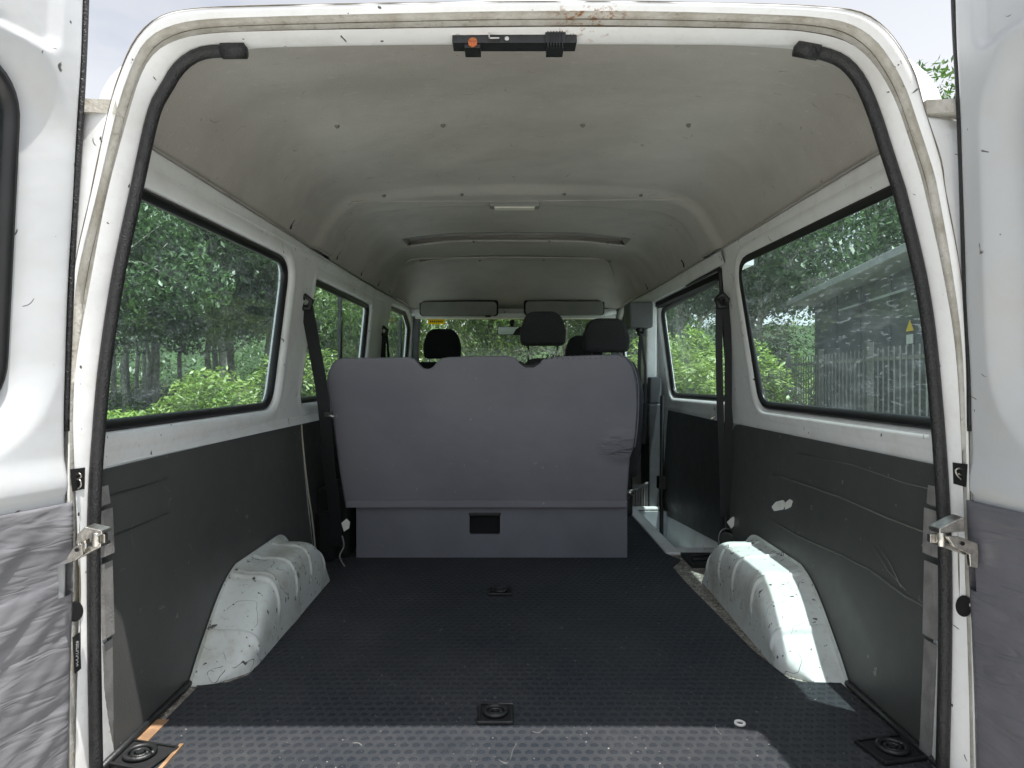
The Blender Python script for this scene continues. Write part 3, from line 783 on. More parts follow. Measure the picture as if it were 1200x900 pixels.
# ---- seat belts -------------------------------------------------------------------
def belt(pts, side, w, dring, lab=None):
    mb = MB(); mb.ribbon(catmull(pts, 6), side, w, .004); o = mb.build('seat_belt', M['webbing'], van)
    r = MB(); r.tube([dring+Vector((-.02, 0, .012)), dring+Vector((0, -.012, .03)), dring+Vector((.02, 0, .012)), dring+Vector((.012, -.01, -.02)), dring+Vector((-.012, -.01, -.02)), dring+Vector((-.02, 0, .012))], .011, 8); r.build('belt_guide', M['black'], o)
    return o
bl = belt([P(359, 357, 2.60), P(367, 400, 2.60), P(376, 450, 2.60), P(381, 490, 2.60), P(385, 540, 2.64), P(392, 600, 2.7), P(394, 640, 2.72)], (1, -.25, 0), .052, P(359, 356, 2.60))
mb = MB(); a = P(383, 486, 2.58); mb.box((a.x-.01, a.y-.01, a.z-.012), (a.x+.022, a.y+.01, a.z+.012)); mb.build('belt_tongue', M['black'], bl, .004)
mb = MB(); mb.tube([P(385, 486.5, 2.565), P(392, 488.5, 2.565)], .006, 8); mb.build('tongue_plate', M['metal'], bl)
def label_tag(pts, d, par):
    v = [P(x, y, d) for x, y in pts]; mb = MB(); mb.poly(v); mb.loft([v, [p+Vector((0, .003, 0)) for p in v]], True); mb.build('belt_tag', M['tag'], par)
label_tag([(400, 613), (406, 608), (410, 612), (409, 619), (403, 623)], 2.66, bl)
rc = MB(); rc.box((-.80, 2.78, FLOOR), (-.655, 3.05, -.47)); rc.box((-.775, 2.72, FLOOR), (-.70, 2.80, -.56)); rc.build('belt_retractor', M['recess_shade'], bl, .02)  # cover in the shaded corner; near-black puts that shade into the colour
mb = MB(); mb.tube(catmull([P(401, 628, 2.68), P(403, 640, 2.68), P(398, 652, 2.66), P(404, 664, 2.64)], 4), .003, 6); mb.tube([P(396, 669, 2.62), P(412, 665, 2.66)], .003, 6); mb.build('buckle_wire', M['trimgrey'], bl)
br = belt([P(843, 356, 2.58), P(842.5, 400, 2.58), P(844, 480, 2.58), P(847, 560, 2.6), P(848, 606, 2.6)], (1, 0, 0), .026, P(846, 354, 2.58))
mb = MB(); mb.ribbon(catmull([P(850, 356, 2.59), P(853, 400, 2.59), P(853.5, 480, 2.59), P(853, 560, 2.61), P(853, 606, 2.61)], 6), (1, 0, 0), .027, .004); mb.build('belt_return', M['webbing'], br)
rc = MB(); rc.disc(P(854, 632, 2.60), (-.5, -1, 0), .038, 20, .045); rc.box((P(847, 0, 2.62).x, 2.60, -.71), (P(862, 0, 2.62).x+.02, 2.655, -.55)); rc.build('belt_retractor', M['black'], br, .006)
mb = MB(); c0 = P(853, 632, 2.55); mb.tube([c0+Vector((math.cos(t)*.028-.008, 0, math.sin(t)*.042)) for t in lin(1.2, 4.4, 12)], .0022, 6); mb.build('buckle_wire', M['trimgrey'], br)
label_tag([(852, 612), (859, 605.5), (863, 608), (862, 614), (857, 619.5)], 2.55, br)
mb = MB(); mb.tube([P(839, 487.5, 2.57), P(832, 491.5, 2.57)], .005, 8); mb.build('tongue_plate', M['metal'], br)
b3 = belt([P(751, 388, 3.86), P(749, 430, 3.84), P(751, 470, 3.84), P(752, 520, 3.84)], (1, 0, 0), .02, P(751, 388, 3.86))
mb = MB(); mb.ribbon([P(751, 390, 3.86), P(756, 430, 3.85), P(757, 480, 3.85), P(755, 520, 3.85)], (1, 0, 0), .014, .004); mb.build('belt_return', M['webbing'], b3)
belt([P(450, 390, 4.1), P(449, 418, 4.1), P(447, 450, 4.1)], (1, -.2, 0), .03, P(450, 389, 4.1))
mb = MB(); x = wallx(-1, 4.05, .2); mb.tube([P(453, 390, 4.12), P(456, 425, 4.12)], .008, 6); mb.build('belt_stalk', M['black'], van)

# ---- latch in the header --------------------------------------------------------
def pbox(mb, x0, y0, x1, y1, d0, d1): 
    a = P(x0, y1, d0); b = P(x1, y0, d0); mb.box((a.x, d0, a.z), (b.x, d1, b.z))
lt = MB(); pbox(lt, 530, 34, 676, 50, 1.228, 1.262); pbox(lt, 544, 46, 563, 56, 1.232, 1.27); pbox(lt, 641, 46, 661, 56, 1.232, 1.27); pbox(lt, 639, 33, 663, 50, 1.222, 1.24)
for k in range(6): pbox(lt, 641.5+k*3.4, 36, 643+k*3.4, 54, 1.2185, 1.23)
lto = lt.build('door_latch', M['black'], van, .003)
mb = MB(); mb.disc(P(554, 50, 1.231), (0, -1, 0), .0085, 16, .003); mb.build('striker_bump', M['orange'], lto)
for k in range(4):
    mb = MB(); pbox(mb, 549+k*2.9, 47, 550+k*2.9, 53, 1.2265, 1.2285); mb.build('striker_groove', plain('dark_orange_plastic', (.4, .09, .02), .5), lto)
mb = MB(); pbox(mb, 572.5, 36.5, 574, 45, 1.222, 1.228); pbox(mb, 572.5, 43.7, 585, 45.3, 1.222, 1.228); mb.build('latch_spring', M['metal'], lto)
for px, py in ((594, 46), (536, 39.5), (670, 39)):
    mb = MB(); mb.disc(P(px, py, 1.228), (0, -1, 0), .004, 10, .003); mb.build('screw', M['metal'], lto)

# ---- tie-down rings in the floor -----------------------------------------------------
MATZ = FLOOR+.006
def tie_down(c, w, l, rot=0, lit=None):
    R = Matrix.Translation(Vector((c[0], c[1], MATZ)))@Matrix.Rotation(rot, 4, 'Z')
    mb = MB(); mb.box((-w/2, -l/2, .0015), (w/2, l/2, .004), R)
    o = mb.build('tie_down', M['recess_shade'], van)
    q = MB()
    for a, b in (((-w/2-.006, -l/2-.008, .001), (w/2+.006, -l/2, .009)), ((-w/2-.006, l/2, .001), (w/2+.006, l/2+.006, .007)), ((-w/2-.006, -l/2, .001), (-w/2, l/2, .007)), ((w/2, -l/2, .001), (w/2+.006, l/2, .007))): q.box(a, b, R)
    q.build('tie_down_plate', M['black'], o, .002)
    q = MB(); rr = min(w, l)*.36
    q.tube([R@Vector((math.cos(t)*rr, math.sin(t)*rr*.95, .009)) for t in lin(0, 2*math.pi, 25)], .0055, 8)
    q.tube([R@Vector((math.cos(t)*rr*.55, math.sin(t)*rr*.5, .008)) for t in lin(0, 2*math.pi, 21)], .004, 8)
    q.disc(R@Vector((0, 0, .004)), (0, 0, 1), rr*.28, 14, .007); q.box((-rr*.5, rr*.9, .003), (rr*.5, rr*1.2, .011), R)
    q.build('lashing_ring', M['black'], o)
    return o
c = PZ(580.5, 838, MATZ); tie_down(c, .066, .075)
c = PZ(586, 694, MATZ); tie_down(c, .072, .065)
c = PZ(164, 887, MATZ); tie_down(c, .10, .075, -.25)
c = PZ(1046, 880, MATZ); tie_down(c, .10, .075, .2)
for a, b in (((-.785, 1.365, FLOOR+.001), (-.745, 1.475, FLOOR+.008)), ((-.672, 1.24, MATZ), (-.664, 1.375, MATZ+.004))):
    wd = MB(); wd.box(a, b); wd.build('plywood_edge', M['wood'], van)
for x in (wallx(-1, 1.5, FLOOR)+.012, wallx(1, 1.5, FLOOR)-.012):
    kb = MB(); kb.tube([(x, 1.20, FLOOR+.012), (x, 1.64, FLOOR+.012)], .008, 8); kb.build('floor_edge_bead', M['black'], van)

# ---- rear doors -----------------------------------------------------------------
def rr_sdf(u, z, u0, u1, z0, z1, r):
    cx, cz = (u0+u1)/2, (z0+z1)/2; qx = abs(u-cx)-(u1-u0)/2+r; qz = abs(z-cz)-(z1-z0)/2+r
    return math.hypot(max(qx, 0), max(qz, 0))+min(max(qx, qz), 0)-r
def rear_door(s, edge, dirv, nrm, win_u, rec, vin, trim_z, lab):
    ez = catmull([Vector((x, 0, z)) for x, z in edge], 8)
    def ex(z):
        for a, b in zip(ez, ez[1:]):
            if (a.z-z)*(b.z-z) <= 0 and abs(a.z-b.z) > 1e-9: return a.x+(b.x-a.x)*(z-a.z)/(b.z-a.z)
        return ez[0].x if abs(z-ez[0].z) < abs(z-ez[-1].z) else ez[-1].x
    D0 = 1.19
    def base(u, z, disp=0): return Vector((ex(z)+u*dirv[0]+nrm[0]*disp, D0+u*dirv[1]+nrm[1]*disp, z))
    wz0, wz1, wr = -.07, .515, .10
    def disp(u, z):
        q = rr_sdf(u, z, win_u, .80, wz0, wz1, wr)
        t_ = max(0, min(1, q/rec)); k = (-.036 if s < 0 else -.055)*(1-(t_*.6+.4*t_*t_*(3-2*t_)))
        q2 = rr_sdf(u, z, .05, .80, .553+.10*(u-.05), 1.2, .03)
        k += -.016*(1-sstep(-.012, .006, q2))
        k += .008*(1-sstep(-.19, -.14, z))-.008*sstep(-.20, -.215, z)
        k += -.02*(1-sstep(0, .012, u))          # rounded rear edge
        k += noise.noise(Vector((u*7, z*5, s*3.0)))*.0025
        return k
    us = [0, .003, .006]+lin(.01, .26, 64)+lin(.28, .82, 12)+[.84, .85]; zs = lin(-.95, .95, 240)
    mb = MB(); mb.grid(us, zs, lambda u, z: base(u, z, disp(u, z)), True, lambda u, z: rr_sdf(u, z, win_u, .80, wz0, wz1, wr) > -.004)
    th = -.085
    mb.grid([0, .85], lin(-.95, .95, 30), lambda u, z: base(u, z, th), True, lambda u, z: True)
    mb.grid([0, 1], zs, lambda k, z: base(0, z, disp(0, z) if k == 0 else th), True)
    mb.grid([0, 1], lin(-.95, .95, 30), lambda k, z: base(.85, z, disp(.85, z) if k == 0 else th), True)
    for z in (-.95, .95): mb.grid([0, 1], [0, .85], lambda k, u: base(u, z, 0 if k == 0 else th), False)
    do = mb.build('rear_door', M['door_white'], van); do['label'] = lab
    # dark gasket down the hinge edge
    g = MB(); g.tube([base(-.004, z, -.012) for z in lin(-.1, .93, 40)], .0055, 8); g.build('edge_gasket', M['rubber'], do)
    loop = fillet([(win_u, wz0), (.80, wz0), (.80, wz1), (win_u, wz1)], wr, 10)
    w = MB(); prof = [(.006, -.030), (.002, -.020), (-.006, -.019), (-.018, -.026), (-.022, -.040), (0, -.05)]
    w.loft([[base(u, z, k) for u, z in offset(loop, o)] for o, k in prof], True, True)
    gl = MB(); gl.tess([offset(loop, -.012)], lambda u, z: base(u, z, -.042)); go = gl.build('door_window', M['glass'], do)
    w.build('window_seal', M['seal'], go)
    # lower trim panel
    t = MB()
    def tf(u, z):
        if s < 0:
            ph = (z+.16*u+.02*noise.noise(Vector((u*6, z*4, 1))))/.115
            w = .004*abs(math.sin(math.pi*ph))**.55-.002+.0035*noise.noise(Vector((u*16+z*15, u*5-z*4, 5.5)))+.0026*noise.noise(Vector((u*34+z*34, u*9-z*8, 2.5)))
        else: w = noise.noise(Vector((u*5+z*2, z*3, 5.5)))*.0022
        e = min(1, min(u-.0, trim_z(u)-z)/.012); e = max(0, e)
        return base(u, z, .004+.006*e**.5+w*e)
    tus = lin(0.001, .26, 50)+lin(.28, .84, 12); ts = lin(0, 1, 150)
    notch = lambda u, z: not (u < .034 and -.385 < z < -.325) if s < 0 else not (u < .02 and -.375 < z < -.30)
    vv = lambda u, k: tf(u, trim_z(u)-.004+(-.93-trim_z(u))*k)
    t.grid(tus, ts, vv, True, lambda u, k: notch(u, trim_z(u)+(-.93-trim_z(u))*k))
    t.grid([0, 1], ts, lambda q, k: vv(tus[0], k) if q == 0 else vv(tus[0], k)-Vector((nrm[0], nrm[1], 0))*.018, False)
    t.grid([0, 1], tus, lambda q, u: vv(u, 0) if q == 0 else vv(u, 0)-Vector((nrm[0], nrm[1], 0))*.022, False)
    t.build('trim_panel', M['vinyl_l'] if s < 0 else M['vinyl_r'], do)
    return do, base
eL = [(x*1.19/F-CX*1.19/F, (CY-y)*1.19/F) for x, y in ((111,-300),(104,0),(98,130),(92,225),(87,325),(83,430),(81,500),(83,580),(84,620),(83,700),(81,760),(78,900),(78,1100))]
eR = [((x-CX)*1.19/F, (CY-y)*1.19/F) for x, y in ((1104,-300),(1113,0),(1118,100),(1122,200),(1126,325),(1131,430),(1132,500),(1135,583),(1138,665),(1142,750),(1147,900),(1149,1100))]
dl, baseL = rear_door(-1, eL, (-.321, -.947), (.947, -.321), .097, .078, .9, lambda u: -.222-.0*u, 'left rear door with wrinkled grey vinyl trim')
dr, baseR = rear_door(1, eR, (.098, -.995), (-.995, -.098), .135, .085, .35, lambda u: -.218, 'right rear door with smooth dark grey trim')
# door check straps
def check(s, d_o, base):
    mb = MB()
    if s < 0:
        A = lambda x, y, d: P(x, y, d)
        top = [(90, 627), (99, 617.5), (119, 622), (120, 626), (98, 634), (89, 638)]; bot = [(93, 648), (103, 641), (118, 637), (118, 641), (104, 648), (92, 655)]
        arm = [(78, 654), (86, 641), (96, 638), (97, 650), (88, 657), (78, 660)]; pin = (113, 631); hole = (90, 644.5)
    else:
        top = [(1101, 620), (1120, 610), (1130, 606), (1131, 623), (1116, 624), (1101, 626)]; bot = [(1101, 636), (1118, 640), (1133, 646), (1132, 651), (1115, 645), (1101, 640)]
        arm = [(1110, 629), (1124, 629), (1146, 637), (1147, 649), (1146, 666), (1137, 664), (1136, 650), (1118, 641)]; pin = (1103, 631); hole = (1128, 637)
    def plate(pts, d, t):
        v = [P(x, y, d) for x, y in pts]; mb.loft([v, [p+Vector((0, t, 0)) for p in v]], True, False, True)
    plate(top, 1.165, .03); plate(bot, 1.165, .03); plate(arm, 1.150, .008)
    a = P(pin[0], 624, 1.17); b = P(pin[0], 640, 1.17); mb.tube([a, b], .0075, 12)
    mb.box((a.x+s*-.0+(.0 if s < 0 else 0)-.016, 1.175, b.z+.004), (a.x+.012, 1.185, a.z-.004))
    a2 = P(pin[0]+s*14, 629, 1.172); b2 = P(pin[0]+s*14, 637, 1.172); mb.tube([a2, b2], .006, 10)
    o = mb.build('door_check', M['metal'], d_o, .0012)
    h = MB(); h.disc(P(hole[0], hole[1], 1.149), (0, -1, 0), .0035, 12, .001); h.build('check_hole', M['recess_shade'], o)
check(-1, dl, baseL); check(1, dr, baseR)

# ---- small fittings on the rear pillars -------------------------------------------
def jamb_d(px, py):
    """depth of the rear pillar face under a pixel"""
    sg = -1 if px < CX else 1; q = []
    for r in (rF, rG, rHm, rH):
        p = min((p for p in r if (p.x < 0) == (sg < 0)), key=lambda p: abs(CY-p.z*F/p.y-py)); q.append((abs(p.x*F/p.y), p.y))
    x = abs(px-CX); q.sort()
    if x <= q[0][0]: return q[0][1]
    for a, b in zip(q, q[1:]):
        if a[0] <= x <= b[0]: return a[1]+(b[1]-a[1])*(x-a[0])/max(1e-6, b[0]-a[0])
    return q[-1][1]
def plate_on(pts, name, mat, par, lift=.003, th=.002):
    v = [P(x, y, jamb_d(x, y)-lift) for x, y in pts]; dm = sum(p.y for p in v)/len(v)
    mb = MB(); mb.loft([v, [p+Vector((0, th, 0)) for p in v]], True, False, True); return mb.build(name, mat, par), dm
o, dm = plate_on([(82, 550), (99, 548), (98.5, 573), (85, 576)], 'spring_pocket', M['recess_shade'], van)
mb = MB(); mb.tube([P(x, y, dm-.002) for x, y in catmull([(87, 557), (93, 555), (95, 559), (90, 562), (94, 563), (95, 569), (91, 573)], 4)], .0016, 6); mb.build('pocket_spring', M['metal'], o)
o, dm = plate_on([(1117, 542), (1134, 544), (1132, 571), (1118, 567)], 'spring_pocket', M['recess_shade'], van)
mb = MB(); mb.tube([P(x, y, dm-.002) for x, y in catmull([(1127, 562), (1122, 557), (1120, 551), (1125, 549), (1130, 552), (1128, 557), (1123, 555)], 4)], .0016, 6); mb.build('pocket_spring', M['metal'], o)
for cxp, cyp, rx, ry in ((87, 716.5, 10, 12), (1130, 710.5, 9.5, 12.5)):
    o, dm = plate_on([(cxp+rx*math.cos(t), cyp+ry*math.sin(t)) for t in lin(0, 2*math.pi, 25)[:-1]], 'plug_hole', M['recess_shade'], van)
o, dm = plate_on([(85, 747), (92.5, 741.5), (94.5, 784), (87.5, 790)], 'pillar_sticker', M['black'], van, .0045)
def text(s_, size, mat, par, mw, name):
    c = bpy.data.curves.new(name, 'FONT'); c.body = s_; c.size = size; c.extrude = .0003; c.align_x = 'CENTER'; c.align_y = 'CENTER'
    to = bpy.data.objects.new('tmp', c); COL.objects.link(to); bpy.context.view_layer.update()
    me = bpy.data.meshes.new_from_object(to.evaluated_get(bpy.context.evaluated_depsgraph_get())); bpy.data.objects.remove(to)
    me.transform(mw); me.materials.clear(); me.materials.append(mat); ob = bpy.data.objects.new(name, me); COL.objects.link(ob); ob.parent = par
    return ob
p = P(90.2, 766, dm-.0012); text('UOCKOMBEE', .0125, M['sticker_ink'], o, Matrix.Translation(p)@Matrix.Rotation(math.radians(88), 4, 'Y').inverted()@Matrix.Rotation(math.radians(90), 4, 'X')@Matrix.Diagonal((.62, .75, 1, 1)), 'sticker_print')

# ================================================================== SEATS (each lifts out)
bench = empty('bench_seat', (-.03, 2.9, FLOOR), 'three-place bench seat in a grey cover, its back towards the cargo floor', 'bench seat')
top = [(404,594),(396,545),(389.5,492),(384,462),(382,447),(384,436),(388,427),(394,421),(402,419),(440,418.5),(478,418),(485,420),(491,426.5),(496,431),(501,432),(506,431),(511,425),(517,419.5),(526,418),(560,417),(596,416.5),(604,419),(609,424),(615,427.5),(624,428),(630,427),(635,421.5),(641,418.5),(660,417),(700,415.5),(726,415),(735,419),(742,429),(747,447),(748,473),(746,505),(743,524),(738.5,537),(737,560),(735,590)]
def dback(y): return 2.765-.13*(594-y)/180
mb = MB(); fr_ = [P(x, y, dback(y)) for x, y in top]; bk = [Vector((p.x, p.y+.13, p.z-.012)) for p in fr_]
mb.loft([fr_, bk], True, False, True)
bo = mb.build('seat_back', M['cover'], bench, .011, 5)
hm = MB(); a, b = P(405, 595, 2.757), P(735, 586.5, 2.757); hm.box((a.x, 2.752, a.z), (b.x, 2.84, b.z)); hm.build('cover_hem', M['cover'], bo, .004, 2)
mb = MB()   # dark seat webbing showing in the second dip, with a strap lug
a = P(613, 434, 2.66); mb.tube([P(608, 424.5, 2.652), P(616, 429, 2.650), P(625, 429, 2.650), P(632, 424, 2.652)], .007, 8); mb.build('strap_lug', M['black'], bo)
mb = MB()
for i in range(14):
    x = 640+i*6.4; mb.tube([P(x, 420.5-.04*i, 2.640), P(x+2.6, 416.5-.04*i, 2.66)], .0035, 6)
mb.build('cover_stitching', M['headrest'], bo)
mb = MB(); mb.tube([P(x, y, dback(y)-.002) for x, y in catmull([(727, 416), (736, 420.5), (742.5, 430), (747.5, 448), (748.3, 473), (746.5, 505), (743.5, 524)], 6)], .003, 6); mb.build('cover_piping', M['seatbase'], bo)
x0, x1 = P(417.5, 0, 2.785).x, P(735, 0, 2.785).x; zt0, zb0 = P(0, 594, 2.785).z, FLOOR+.008
hx0, hz0, hx1, hz1 = P(550, 0, 2.785).x, P(0, 627, 2.785).z, P(586, 0, 2.785).x, P(0, 602, 2.785).z
sb = MB()
hole = fillet([(hx0, hz0), (hx1, hz0), (hx1, hz1), (hx0, hz1)], .012)
sb.tess([[(x0, zb0), (x1, zb0), (x1, zt0), (x0, zt0)], hole[::-1]], lambda x, z: (x, 2.785, z))
sb.loft([[(x, 2.785, z) for x, z in hole], [(x, 2.81, z) for x, z in hole]], True)
sb.box((x0, 2.786, zb0), (x0+.004, 3.25, zt0)); sb.box((x1-.004, 2.786, zb0), (x1, 3.25, zt0)); sb.box((x0, 3.246, zb0), (x1, 3.25, zt0))
so_ = sb.build('seat_box', M['seatbase'], bench)
mb = MB(); mb.poly([(x, 2.811, z) for x, z in hole]); mb.build('handle_recess', M['recess_shade'], so_)
mb = MB(); a, b = P(549, 604.5, 2.78), P(587, 601, 2.78); mb.box((a.x, 2.782, a.z), (b.x, 2.80, b.z)); mb.build('recess_lip', M['black'], so_, .002)
for px, py in ((446, 602), (688, 600.5), (446, 641), (689, 641)):
    mb = MB(); p = P(px, py, 2.785); mb.disc(p, (0, -1, 0), .0125, 18, .0012); mb.disc(p+Vector((0, -.0015, 0)), (0, -1, 0), .008, 14, .0025); mb.build('bolt', M['seatbase'], so_)
mb = MB(); mb.box((x0-.05, 2.80, -.44), (x1+.02, 3.38, -.31)); mb.build('seat_cushion', M['cover'], bench, .05, 4)
mb = MB(); p = P(739, 577, 2.85); mb.tube([(p.x-.02, 2.85, p.z), (p.x+.012, 2.85, p.z)], .013, 12); mb.build('recline_knob', M['metal'], bench)
mb = MB(); p = P(738, 580, 2.85); mb.box((p.x-.03, 2.84, p.z-.06), (p.x+.0, 2.90, p.z-.005)); mb.build('knob_bracket', M['black'], bench, .004)

def headrest(px0, px1, py0, py1, d, mat, par, rod_y=None, name='headrest'):
    a, b = P(px0, py1, d), P(px1, py0, d); w, h = b.x-a.x, b.z-a.z
    ol = fillet([(a.x, a.z), (b.x, a.z), (b.x+.004, a.z+h*.45), (b.x-.03, b.z), (a.x+.03, b.z), (a.x-.004, a.z+h*.45)], [.03, .03, .06, .085, .085, .06], 6)
    o = slab(ol, d, d+.11).build(name, mat, par, .03, 5)
    if rod_y:
        for px in (px0+(px1-px0)*.165, px0+(px1-px0)*.815):
            q = MB(); q.tube([P(px, py1-3, d+.055), P(px, rod_y, d+.055)], .0055, 10); q.build('headrest_rod', M['metal'], o)
    return o
def seat(name, label, px0, px1, ytop, d, mat, rests, cat='seat', rodm=None):
    a, b = P(px0, ytop, d), P(px1, ytop, d)
    e = empty(name, ((a.x+b.x)/2, d+.3, FLOOR), label, cat)
    ol = fillet([(a.x+.03, -.55), (b.x-.03, -.55), (b.x, -.10), (b.x-.05, a.z), (a.x+.05, a.z), (a.x, -.10)], [.04, .04, .1, .09, .09, .1], 6)
    slab(ol, d, d+.13).build('backrest', mat, e, .03, 4)
    mb = MB(); mb.box((a.x, d+.05, -.45), (b.x, d+.60, -.30)); mb.build('seat_cushion', mat, e, .05, 4)
    mb = MB(); mb.box((a.x+.05, d+.08, FLOOR+.006), (b.x-.05, d+.55, -.45)); mb.build('seat_base', M['black'], e, .01)
    for r in rests: headrest(*r, d, mat, e, rod_y=428)
    return e
seat('double_seat', 'charcoal double passenger seat with two headrests in front of the bench seat', 604, 756, 419.5, 3.55, M['headrest'], [(610.5, 663, 364.5, 404.5), (685, 738, 372.5, 412.5)])
seat('driver_seat', 'black driver seat with a rounded headrest on the left behind the windscreen', 470, 552, 424, 4.25, M['blackcloth'], [(496, 539, 385, 420)])
seat('passenger_seat', 'dark front passenger seat glimpsed between the two headrests of the double seat', 652, 730, 424, 4.3, M['headrest'], [(664, 706, 393, 424)])

# ---- loose floor mat and the washer lying on it -------------------------------------
mat = MB()
ml = [(-.755, 1.17), (.835, 1.17), (.835, 1.655), (.742, 1.66), (.715, 1.68), (.690, 1.85), (.668, 2.45), (.668, 2.66), (.728, 2.76), (.689, 2.86), (.689, 4.9), (-.64, 4.9), (-.70, 3.2), (-.745, 2.56), (-.745, 2.50), (-.655, 2.49), (-.655, 1.70), (-.69, 1.66), (-.755, 1.64)]
mat.tess([ml], lambda x, d: (x, d, MATZ)); mat.loft([[(x, d, MATZ) for x, d in ml], [(x, d, FLOOR+.0005) for x, d in ml]], True, False)
# the mat laps up a little against the rear ends of the arches
mo = mat.build('floor_mat', M['mat']); tag(mo, 'black studded rubber mat lying over the cargo floor', 'floor mat')
c = PZ(867, 848, MATZ+.001); wsr = MB(); wsr.tube([(c.x+.0095*math.cos(t), c.y+.0095*math.sin(t), MATZ+.002) for t in lin(0, 2*math.pi, 25)], .0032, 8, False)
tag(wsr.build('washer', M['tag']), 'small pale ring lying on the rubber mat near the right wheel arch', 'washer')

# ================================================================== OUTDOORS
def gz(x, y):
    r = math.hypot(x, y-3)
    return GROUND+.9*sstep(14, 45, r)+.08*noise.noise(Vector((x*.15, y*.15, 1)))*sstep(5, 9, r)
g = MB(); rr = [0, 3, 5, 7, 9, 11, 13, 16, 20, 25, 30, 36, 45, 60, 90, 150, 300, 700]
vs = []
for r in rr: vs.append([Vector((r*math.cos(t), 3+r*math.sin(t), gz(r*math.cos(t), 3+r*math.sin(t)))) for t in lin(0, 2*math.pi, 49)[:-1]])
g.loft(vs[1:], True, True); g.add([Vector((0, 3, GROUND))]+vs[1], [(0, i+1, (i+1) % 48+1) for i in range(48)])
tag(g.build('ground', M['soil']), None, None, kind='structure')
d = MB(); d.box((-2.6, .5, GROUND-.1), (2.9, 5.6, GROUND+.03)); tag(d.build('driveway', M['drive']), None, None, kind='structure')
d = MB(); d.box((-9, -16, GROUND-.1), (9, .497, GROUND+.034)); tag(d.build('bounce_apron', M['drive']), None, None, kind='structure')  # unseen pale sheet behind the camera, added to bounce sun into the van

def leaf_cloud(n, blobs, size, seed, droop=.3):
    """leaf-sized folded quads through the volume of several blobs (cx,cy,cz,rx,ry,rz)"""
    R = random.Random(seed); vs = []; fs = []
    wts = [b[3]*b[4]*b[5] for b in blobs]
    for i in range(n):
        b = R.choices(blobs, wts)[0]
        while True:
            p = Vector((R.uniform(-1, 1), R.uniform(-1, 1), R.uniform(-1, 1)))
            if p.length < 1 and R.random() < .25+.75*p.length**2: break
        c = Vector((b[0]+p.x*b[3], b[1]+p.y*b[4], b[2]+p.z*b[5]))
        a = R.uniform(0, 2*math.pi); e = R.uniform(-.9, .6)-droop
        t = Vector((math.cos(a)*math.cos(e), math.sin(a)*math.cos(e), math.sin(e)))
        sd = t.cross(Vector((R.uniform(-.6, .6), R.uniform(-.6, .6), 1))).normalized()
        L = size*R.uniform(.6, 1.4); W = L*R.uniform(.32, .5); up = sd.cross(t)
        o = len(vs); vs += [c-t*L*.5, c+sd*W*.5-up*W*.15, c+t*L*.5-up*L*.1, c-sd*W*.5-up*W*.15]
        fs.append((o, o+1, o+2, o+3))
    me = bpy.data.meshes.new('leaves'); me.from_pydata([tuple(v) for v in vs], [], fs); return me
def crown_mesh(seed, R0, H0, H1, n, size, mat):
    R = random.Random(seed); blobs = []
    for i in range(13):
        t = R.random(); a = R.uniform(0, 6.283); rad = R0*R.uniform(.2, .8)*(1-.3*t)
        s_ = R.uniform(.75, 1.5)*R0*.36
        blobs.append((rad*math.cos(a), rad*math.sin(a), H0+(H1-H0)*t, s_, s_, s_*.7))
    me = leaf_cloud(n, blobs, size, seed); me.materials.append(mat); return me, blobs
def trunk_mesh(seed, H, r, blobs, mat):
    R = random.Random(seed); mb = MB()
    pts = [Vector((0, 0, -.2))]
    for i in range(1, 8): pts.append(Vector((R.uniform(-.12, .12)*i*.4, R.uniform(-.12, .12)*i*.4, H*i/7)))
    mb.tube(pts, [r*(1.35 if i == 0 else 1-.11*i) for i in range(8)], 8)
    for b in blobs[:8]:
        k = R.randint(3, 6); p = pts[k]; e = Vector(b[:3]); m_ = p.lerp(e, .5)+Vector((0, 0, .25))
        mb.tube([p, m_, e], [r*.42, r*.28, r*.08], 6)
    me = bpy.data.meshes.new('trunk'); me.from_pydata(mb.v, [], mb.f)
    for q in me.polygons: q.use_smooth = True
    me.materials.append(mat); return me
TK = []
for i in range(5):
    me, bl_ = crown_mesh(20+i, 2.6, 3.0, 7.2, 9500, .155, M['leaf']); TK.append((me, trunk_mesh(40+i, 6.2, .085, bl_, M['bark'])))
for i in range(3):
    me, bl_ = crown_mesh(60+i, 2.2, 1.6, 5.6, 9500, .15, M['leaf_light']); TK.append((me, trunk_mesh(80+i, 4.8, .06, bl_, M['bark'])))
def tree(k, x, y, s, rz, name, label, group):
    e = empty(name, (x, y, gz(x, y)), label, 'tree', group, rz); e.scale = (s, s, s)
    for nm, me in (('crown', TK[k][0]), ('trunk', TK[k][1])):
        o = bpy.data.objects.new(nm, me); COL.objects.link(o); o.parent = e
    return e
R = random.Random(3)
def scatter(lst, name, label, group):
    for k, x, y, s in lst: tree(k, x, y, s, R.uniform(0, 6.28), name, label, group)
left = []
for i in range(15): left.append((R.randint(0, 4), -8.0-1.4*(i % 5)+R.uniform(-.5, .5), 13.5+3.2*(i//5)+R.uniform(-1, 1)+(i % 2)*1.2, R.uniform(.74, .82)+.08*(i//5)))
for i in range(9): left.append((R.randint(0, 4), -15-4.0*(i % 5)+R.uniform(-1, 1), 26+9*(i//5)+R.uniform(-2, 2), R.uniform(1.0, 1.35)))
for i in range(12):
    y_ = 17.5+i*.85; left.append((R.randint(0, 4), -y_*R.uniform(.33, .63), y_, R.uniform(.95, 1.15)))
scatter(left, 'forest_tree', 'leafy forest tree with a bare grey trunk standing in the wood left of the van', 'trees of the wood on the left')
